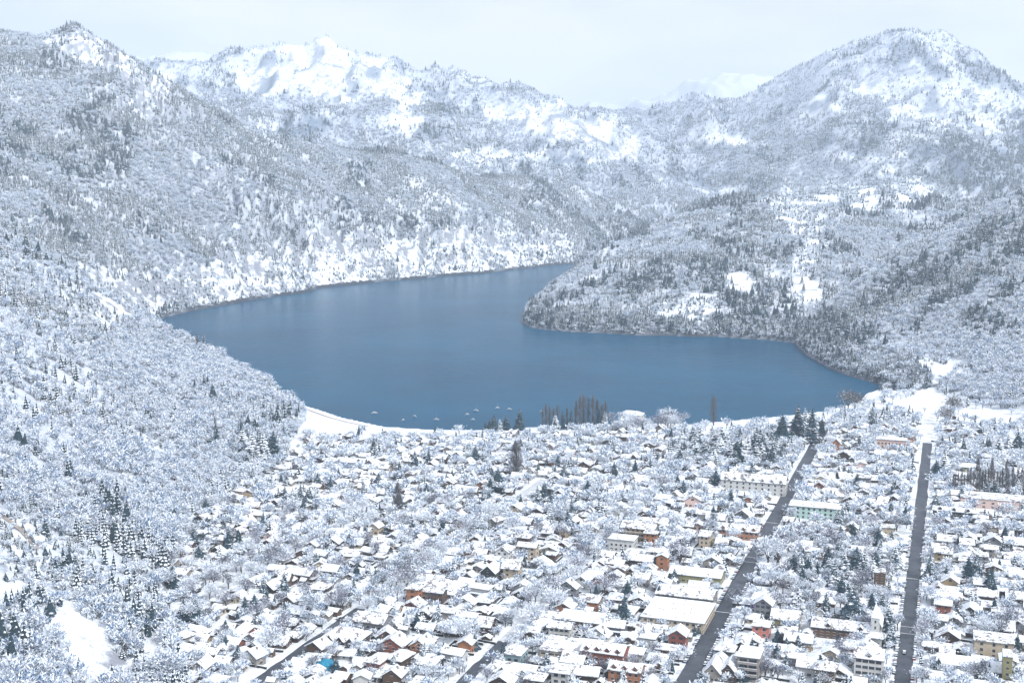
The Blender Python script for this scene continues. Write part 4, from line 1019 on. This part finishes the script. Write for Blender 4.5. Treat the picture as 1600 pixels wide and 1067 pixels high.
def scatter_group():
    ng = bpy.data.node_groups.new('scatter', 'GeometryNodeTree')
    ng.interface.new_socket('Geometry', in_out='INPUT', socket_type='NodeSocketGeometry'); ng.interface.new_socket('Geometry', in_out='OUTPUT', socket_type='NodeSocketGeometry')
    a, z = ng.nodes.new('NodeGroupInput'), ng.nodes.new('NodeGroupOutput')
    ci = ng.nodes.new('GeometryNodeCollectionInfo'); ci.inputs['Collection'].default_value = pcol; ci.inputs['Separate Children'].default_value = True; ci.inputs['Reset Children'].default_value = True
    ip = ng.nodes.new('GeometryNodeInstanceOnPoints'); ip.inputs['Pick Instance'].default_value = True
    def attr(nm, ty):
        n = ng.nodes.new('GeometryNodeInputNamedAttribute'); n.data_type = ty; n.inputs['Name'].default_value = nm; return n.outputs[0]
    L = ng.links.new
    L(a.outputs[0], ip.inputs['Points']); L(ci.outputs[0], ip.inputs['Instance']); L(attr('kind', 'INT'), ip.inputs['Instance Index'])
    L(attr('rot', 'FLOAT_VECTOR'), ip.inputs['Rotation']); L(attr('scl', 'FLOAT_VECTOR'), ip.inputs['Scale']); L(ip.outputs[0], z.inputs[0])
    return ng
NG = scatter_group()
def mass(name, label, pts, scl, kind, cat='forest'):
    n = len(pts); me = bpy.data.meshes.new(name); me.vertices.add(n); me.vertices.foreach_set('co', np.asarray(pts, np.float32).ravel())
    rot = np.zeros((n, 3), np.float32); rot[:, 2] = rng.uniform(0, 6.28, n); rot[:, 0] = rng.normal(0, .04, n)
    a = me.attributes.new('kind', 'INT', 'POINT'); a.data.foreach_set('value', np.asarray(kind, np.int32))
    a = me.attributes.new('rot', 'FLOAT_VECTOR', 'POINT'); a.data.foreach_set('vector', rot.ravel())
    a = me.attributes.new('scl', 'FLOAT_VECTOR', 'POINT'); a.data.foreach_set('vector', np.asarray(scl, np.float32).ravel())
    o = link(name, me); m = o.modifiers.new('scatter', 'NODES'); m.node_group = NG
    tag(o, label, cat, kind='stuff'); return o
TOTAL = 0
def forest(win, name, label, n, ymin, ymax, px_bias, conif, hmin, hmax):
    """n trees where the landform `win` is wooded; px_bias 0 = even per square metre, 1 = even per degree of view"""
    global TOTAL
    n = int(n * 1.12); a = rng.uniform(-.50, .58, n * 7); q = rng.uniform(0, 1, n * 7)
    e = 2 - 2 * px_bias + 1e-3
    y = (ymin ** e + q * (ymax ** e - ymin ** e)) ** (1 / e); x = a * y
    w = lookup((WIN == win).astype(float), x, y); wd = lookup(WOOD, x, y); z = lookup(ZZ, x, y); hd = lookup(HID, x, y); sd = lookup(SD, x, y)
    m = (w > .6) & (rng.uniform(0, 1, len(x)) < wd ** 1.6 + .03) & (hd * y < 14) & (sd > 4) & (z > 1)
    if win == 1:
        for rx, ry in ROADPTS: m &= (np.abs(x - rx) > 15) | (y > ry + 10) | (y < ry - 65)
    if win in (3, 4): m &= rng.uniform(0, 1, len(x)) > .65 * sstep(450, 950, z)
    clus = fbm(x / 70, y / 70, 4, 51); m &= rng.uniform(0, 1, len(x)) < np.clip((clus - (.12 if win in (2, 7) else .22)) * 3, .15, 1)
    x, y, z = x[m][:n], y[m][:n], z[m][:n]; k = len(x)
    cf = fbm(x / 120, y / 120, 3, 61) + rng.normal(0, .16, k) < conif
    kd = np.where(cf, rng.choice([0, 1, 2, 6], k), rng.integers(3, 6, k))
    uu_, vv_ = proj(x, y, z); dk = rng.uniform(0, 1, k) < darkness(uu_, vv_, x, y) * (.4 if win == 1 else .7); kd = np.where(dk, rng.integers(7, 10, k), kd)
    h = rng.uniform(hmin, hmax, k) * (.8 + .5 * fbm(x / 50, y / 50, 2, 71)); s = h / np.where((kd < 3) | (kd >= 6), 14, 10) * np.where(kd >= 7, rng.uniform(.65, 1.6, k), 1); 
    s = np.where((kd >= 3) & (kd < 6), s * .72, s)
    sc = np.stack([s * rng.uniform(.9, 1.3, k), s * rng.uniform(.9, 1.3, k), s], -1)
    TOTAL += k
    return mass(name, label, np.stack([x, y, z - .3], -1), sc, kd)
forest(1, 'forest', 'dense frosted woodland covering the near hillside', 24000, 400, 1950, .25, .26, 6, 15)
forest(2, 'forest', 'snow dusted forest on the long mountainside above the lake', 60000, 1900, 5500, .45, .56, 9, 17)
forest(5, 'forest', 'snowy forest on the headland and slope right of the bay', 31000, 1450, 5700, .5, .50, 10, 18)
forest(7, 'forest', 'dense frosted woodland on the steep slope at the right edge', 22000, 1150, 2800, .4, .42, 8, 16)
forest(3, 'forest', 'distant frosted forest below the snowy peak', 20000, 4700, 6700, .5, .5, 12, 20)
forest(4, 'forest', 'distant frosted forest on the great mountain', 24000, 4400, 7000, .5, .5, 12, 21)
forest(0, 'forest', 'frosted trees on the flat ground behind the town edge', 900, 1200, 1500, .0, .5, 8, 13) if False else None
if MASS:
    mk = np.array([random.choice([7, 1, 7, 2]) if k == 'conifer' else random.choice([3, 4, 5]) for _, _, _, k in MASS])
    sc = np.array([[h / (14 if k == 'conifer' else 10) * (1.1 if k == 'conifer' else 1.3)] * 2 + [h / (14 if k == 'conifer' else 10)] for _, _, h, k in MASS])
    mass('town_trees', 'smaller frosted garden trees among the back streets of the town', [(x, y, TOWN_Z) for x, y, _, _ in MASS], sc, mk, 'trees')
cx_ = rng.uniform(-.32, .36, 500000); cy_ = rng.uniform(1450, 4300, 500000); cx_ = cx_ * cy_
zs = lookup(SD, cx_, cy_); zz_ = lookup(ZZ, cx_, cy_); hd_ = lookup(HID, cx_, cy_); wd_ = lookup(WOOD, cx_, cy_)
m = (zs > 1.5) & (zs < 55) & (zz_ > .3) & (hd_ * cy_ < 12) & (rng.uniform(0, 1, len(cx_)) < np.where(cx_ / cy_ < .02, wd_ ** 2 * .8 + .05, .25 + .75 * wd_))
m &= (rng.uniform(0, 1, len(cx_)) < np.where(cx_ / cy_ < .05, .5, 1.0))
xs, ys, zs = cx_[m][:7000], cy_[m][:7000], zz_[m][:7000]; k = len(xs); kd = np.where((xs / ys > .0) & (rng.uniform(0, 1, k) < .45), 7, rng.choice([7, 1, 6, 3, 4, 5, 7], k)); sw = rng.uniform(.5, 1.05, k)
mass('shore_trees', 'snowy trees crowding down to the water along the wooded shores', np.stack([xs, ys, zs - .3], -1), np.stack([sw * 1.1, sw * 1.1, sw], -1), kd, 'trees'); print('shore', k)
xs = rng.uniform(-.40, -.16, 9000); ys = rng.uniform(480, 1260, 9000); xs = xs * ys; u, v = proj(xs, ys, 3.0)
m = (lookup((WIN == 0).astype(float), xs, ys) > .5) & (poly_sd(xs, ys, TOWN) > 1) & (lookup(SD, xs, ys) > 20) & (u < 452) & (clearing(u, v) < .5)
xs, ys = xs[m][:1500], ys[m][:1500]; k = len(xs); kd = rng.choice([0, 3, 4, 5, 3, 4, 1], k); sw = rng.uniform(.55, 1.15, k)
mass('hill_foot_trees', 'frosted trees along the foot of the wooded hill beside the town', np.stack([xs, ys, lookup(ZZ, xs, ys)], -1), np.stack([sw * 1.15, sw * 1.15, sw], -1), kd, 'trees'); print('foot', k)
ya = rng.uniform(450, 5200, 260000); xa = rng.uniform(-.47, .49, 260000) * ya; hd_ = lookup(HID, xa, ya); wd_ = lookup(WOOD, xa, ya); zz_ = lookup(ZZ, xa, ya)
m = (lookup(WIN.astype(float), xa, ya) > .9) & (wd_ < .75) & (hd_ * ya < 5) & (lookup(SD, xa, ya) > 2) & (fbm(xa / 60, ya / 60, 4, 95) > .44)
xs, ys, zs = xa[m][:22000], ya[m][:22000], zz_[m][:22000]; k = len(xs); kd = rng.choice([7, 4, 5, 6, 7, 3], k); sw = rng.uniform(.14, .42, k) * (1 + ys / 4000)
mass('shrubs', 'low dark shrubs and small saplings dotting the open snow slopes', np.stack([xs, ys, zs - .2], -1), np.stack([sw * 1.5, sw * 1.5, sw], -1), kd, 'shrubs'); print('shrubs', k)
# woods on the flat between town and the right-hand slope, and along the shore
xs, ys = [], []
for _ in range(2600):
    y = random.uniform(1050, 1700); x = random.uniform(.12, .56) * y; xs.append(x); ys.append(y)
xs, ys = np.array(xs), np.array(ys); z = lookup(ZZ, xs, ys); u, v = proj(xs, ys, z)
m = (np.abs(to_st(xs, ys)[1] - TB) > 8) & (lookup((WIN == 0).astype(float), xs, ys) > .8) & (poly_sd(xs, ys, TOWN) > 4) & (lookup(SD, xs, ys) > 26) & (clearing(u, v) < .4) & (u > 1290)
xs, ys, z = xs[m], ys[m], z[m]; k = len(xs); kd = rng.choice([0, 1, 3, 4, 5, 3, 4], k); s = rng.uniform(.6, 1.1, k)
mass('valley_trees', 'frosted trees on the flat between the town and the right slope', np.stack([xs, ys, z], -1), np.stack([s * 1.2, s * 1.2, s], -1), kd, 'trees')
print('forest trees', TOTAL)

# ------------------------------------------------------------------ boats on the lake
M_HULL = simple('boat hull paint', (.34, .38, .42), .4, .1); M_CANV = simple('dark boat cover', (.06, .08, .11), .7, .2)
def boat(u, v, L, rz, mast, label):
    x, y = at_z(u, v, 0); e = bpy.data.objects.new('moored_boat', None); COL.objects.link(e); e.location = (x, y, 0); e.rotation_euler = (0, 0, rz)
    b = MB(); n = 7; W = L * .17; vs = []
    for i in range(n):
        q = i / (n - 1); xx = (q - .5) * L; w = W * (1 - max(0, q - .35) ** 2 * 2.3) if q < 1 else .02; sh = L * .13 + .35 * q * q
        vs += [(xx, -w, sh), (xx, -w * .6, -.3), (xx, w * .6, -.3), (xx, w, sh)]
    fs = []
    for i in range(n - 1):
        o_ = 4 * i; fs += [(o_, o_+1, o_+5, o_+4), (o_+1, o_+2, o_+6, o_+5), (o_+2, o_+3, o_+7, o_+6), (o_+3, o_, o_+4, o_+7)]
    fs += [(0, 3, 2, 1), (24, 25, 26, 27)]
    b.add(vs, fs, M_HULL); link('hull', b.mesh('hull'), e)
    b = MB(); b.box(-L*.22, L*.16, -W*.62, W*.62, L*.13, L*.13 + .9, M_HULL); b.box(-L*.2, L*.13, -W*.64, W*.64, L*.13 + .35, L*.13 + .7, M_CANV); link('cabin', b.mesh('cabin'), e)
    b = MB(); b.box(-L*.24, L*.18, -W*.66, W*.66, L*.13 + .9, L*.13 + 1.15, M_SNOW); b.box(L*.18, L*.4, -W*.4, W*.4, L*.13 + .1, L*.13 + .34, M_SNOW); link('snow_cover', b.mesh('snow_cover'), e)
    if mast:
        b = MB(); b.tube((0, 0, 1), (0, 0, L * 1.15), .12, .07, M_HULL); b.tube((0, 0, 2.4), (-L*.4, 0, 2.5), .14, .1, M_CANV); link('mast', b.mesh('mast'), e)
    e.scale = (.8, .8, .8); tag(e, label, 'boat', 'boats moored off the beach')
for a_ in ((585, 646, 9, .3, 0, 'largest moored boat, nearest the white beach'), (630, 657, 6, 1.0, 0, 'small boat lowest in the left cluster'), (648, 651, 6, -.4, 0, 'small boat topmost in the left cluster'),
           (682, 656, 7.5, .2, 1, 'boat with dark hull line and mast, alone between the two clusters'), (730, 648, 6.5, .6, 0, 'leftmost boat of the middle cluster'), (739, 656, 5.5, .2, 0, 'boat nearest the shore in the middle cluster'),
           (744, 642, 7.5, -.2, 1, 'masted boat farthest out in the middle cluster'), (777, 638, 7, .5, 1, 'boat above the small shore conifers with slim mast'), (796, 640, 7.5, -.1, 0, 'boat between the two lone shore conifers'),
           (847, 643, 6, .2, 0, 'boat just left of the tall poplar clump')): boat(*a_)

# ------------------------------------------------------------------ parked cars under snow
M_CAR = [simple('car paint ' + n, c, .35, .1, .5, .5) for n, c in (('dark', (.03, .035, .045)), ('grey', (.16, .17, .19)), ('red', (.25, .03, .03)), ('white', (.6, .6, .6)), ('blue', (.04, .08, .2)))]
M_TYRE = simple('tyre', (.02, .02, .02), .9, .1)
CARN = ['dark', 'grey', 'red', 'white', 'blue']
def car_meshes(paint):
    b = MB(); pr = [(-2.1, .35), (-2.15, .8), (-1.5, .95), (1.2, .95), (2.05, .82), (2.15, .4)]; vs = [(p, -.85, q) for p, q in pr] + [(p, .85, q) for p, q in pr]; n = len(pr)
    b.add(vs, [(i, i+1, n+i+1, n+i) for i in range(n-1)] + [tuple(range(n-1, -1, -1)), tuple(range(n, 2*n)), (0, n, 2*n-1, n-1)], paint)
    g = MB(); vs = [(-1.5, -.78, .95), (1.1, -.78, .95), (.55, -.66, 1.42), (-1.1, -.66, 1.42), (-1.5, .78, .95), (1.1, .78, .95), (.55, .66, 1.42), (-1.1, .66, 1.42)]
    g.add(vs, [(0,1,2,3), (5,4,7,6), (1,5,6,2), (4,0,3,7), (3,2,6,7)], M_GLASS)
    s = MB(); s.box(-1.1, .55, -.66, .66, 1.425, 1.62, M_SNOW); s.box(1.2, 2.0, -.75, .75, .96, 1.1, M_SNOW); s.box(-2.05, -1.55, -.7, .7, .96, 1.1, M_SNOW)
    w = MB(); w.tube((0, -.11, 0), (0, .11, 0), .33, .33, M_TYRE, 10); w.add([(0, -.115, 0), (.2, -.115, 0), (0, -.115, .2), (-.2, -.115, 0), (0, -.115, -.2)], [(0, 1, 2), (0, 2, 3), (0, 3, 4), (0, 4, 1)], M_KERB)
    return b.mesh('body'), g.mesh('cabin_glass'), s.mesh('snow_cover'), w.mesh('wheel')
CARM = [car_meshes(p) for p in M_CAR]
CARS = []
def car(s, t, ci, along=True, flip=False):
    x, y = to_xy(s, t); e = bpy.data.objects.new('parked_car', None); COL.objects.link(e); e.location = (x, y, TOWN_Z + .02)
    e.rotation_euler = (0, 0, PI/2 - PHI + (PI if flip else 0)); B, G, S, W = CARM[ci]
    link('body', B, e); link('cabin_glass', G, e); link('snow_cover', S, e)
    for wx in (-1.35, 1.35):
        for wy in (-.8, .8): link('wheel', W, e, (wx, wy, .33), 0 if wy < 0 else PI)
    u, v = proj(x, y, TOWN_Z); CARS.append((e, ci, u, v, s, t)); return e
for (t, hw, name) in ((TA, 4.9, 'A'), (TB, 4.2, 'B'), (TCc, 3.4, 'C')):
    for k in (-1, 1):
        s = s_of(1070, 1100)
        while s < s_of(1200, 800) if name != 'C' else s < s_of(560, 975):
            s += random.uniform(5.8, 8) if random.random() < .7 else random.uniform(9, 22)
            if any(abs(s - sc) < 8 for sc in S_CROSS): continue
            if name == 'C' and random.random() < .5: continue
            car(s, t + k * (hw + .2), random.choice([0, 0, 1, 1, 3, 2, 4]), flip=k > 0)
ce = car(s_of(1417, 1021), TB - .6, 0)
print('cars', len(CARS))

# ------------------------------------------------------------------ labels that single each thing out
def nearest_land(u, v):
    return min(LAND, key=lambda L: (L[1] - u) ** 2 + (1.8 * (L[2] - v)) ** 2)
ORD = ['nearest', 'second', 'third', 'fourth', 'fifth', 'sixth', 'seventh', 'eighth', 'ninth', 'tenth', 'eleventh', 'twelfth', 'thirteenth', 'fourteenth', 'fifteenth', 'sixteenth', 'seventeenth', 'eighteenth', 'nineteenth', 'twentieth'] + ['twenty-' + q for q in ('first', 'second', 'third', 'fourth', 'fifth', 'sixth', 'seventh', 'eighth', 'ninth')] + ['thirtieth'] + ['thirty-' + q for q in ('first', 'second', 'third', 'fourth', 'fifth', 'sixth', 'seventh', 'eighth', 'ninth')]
def label_all(items, cat, group):
    """items: (obj, description, u, v); words the place as an order outwards from a landmark"""
    G = {}
    for o, d, u, v in items:
        L = nearest_land(u, v); du, dv = u - L[1], 1.8 * (v - L[2])
        rel = ('right of' if du > 0 else 'left of') if abs(du) > abs(dv) else ('in front of' if dv > 0 else 'behind')
        G.setdefault((d, L[0], rel), []).append((math.hypot(du, dv), o))
    for (d, ph, rel), lst in G.items():
        lst.sort(key=lambda q: q[0])
        for i, (_, o) in enumerate(lst):
            tx = '%s %s %s' % (d, rel, ph) if len(lst) == 1 else '%s, %s one %s %s' % (d, ORD[min(i, 38)], rel, ph)
            if len(tx.split()) > 16: tx = tx.replace(' one ', ' ').replace('flat roofed ', '').replace('hip roofed ', '')
            tag(o, tx, cat, group)
label_all([(e, {'gable': '', 'hip': 'hip roofed ', 'flat': 'flat roofed '}[k] + wl_ + ' ' + ('low' if h < 4 else 'two-storey' if h < 7 else 'three-storey') + ' house', u, v) for e, x, y, h, k, wl_, u, v, w in HOUSES], 'house', 'houses of the snowy town')
for kd, word, grp in (('conifer', 'snow-laden conifer', 'snow-laden conifers in the town'), ('bare', 'frosted leafless tree', 'frosted leafless trees in the town'), ('poplar', 'slender grey poplar', 'bare columnar poplars'), ('brown', 'bare brown tree', 'bare brown trees')):
    label_all([(e, ('tall ' if h > 15 else 'small ' if h < 8 else 'medium ') + word, u, v) for e, k, u, v, h in TREES if k == kd], 'tree', grp)
label_all([(e, CARN[ci] + ' snow-topped car', u, v) for e, ci, u, v, s, t in CARS[:-1]], 'car', 'cars parked along the avenues')
tag(ce, 'dark car driving in the middle of the second avenue near the bottom', 'car')

# ------------------------------------------------------------------ air
if HAZE:
    m = bpy.data.materials.new('pale mountain air'); m.use_nodes = True; nt = m.node_tree; nt.nodes.clear()
    o = nt.nodes.new('ShaderNodeOutputMaterial'); p = nt.nodes.new('ShaderNodeVolumePrincipled')
    p.inputs['Color'].default_value = (.76, .88, 1, 1); p.inputs['Density'].default_value = HAZE; p.inputs['Anisotropy'].default_value = .2
    nt.links.new(p.outputs[0], o.inputs['Volume'])
    b = MB(); b.box(-7600, 7600, -400, 13200, -45, float(ZZ.max()) + 40, m); hz = link('haze', b.mesh('haze')); tag(hz, 'pale blue winter air', kind='stuff')
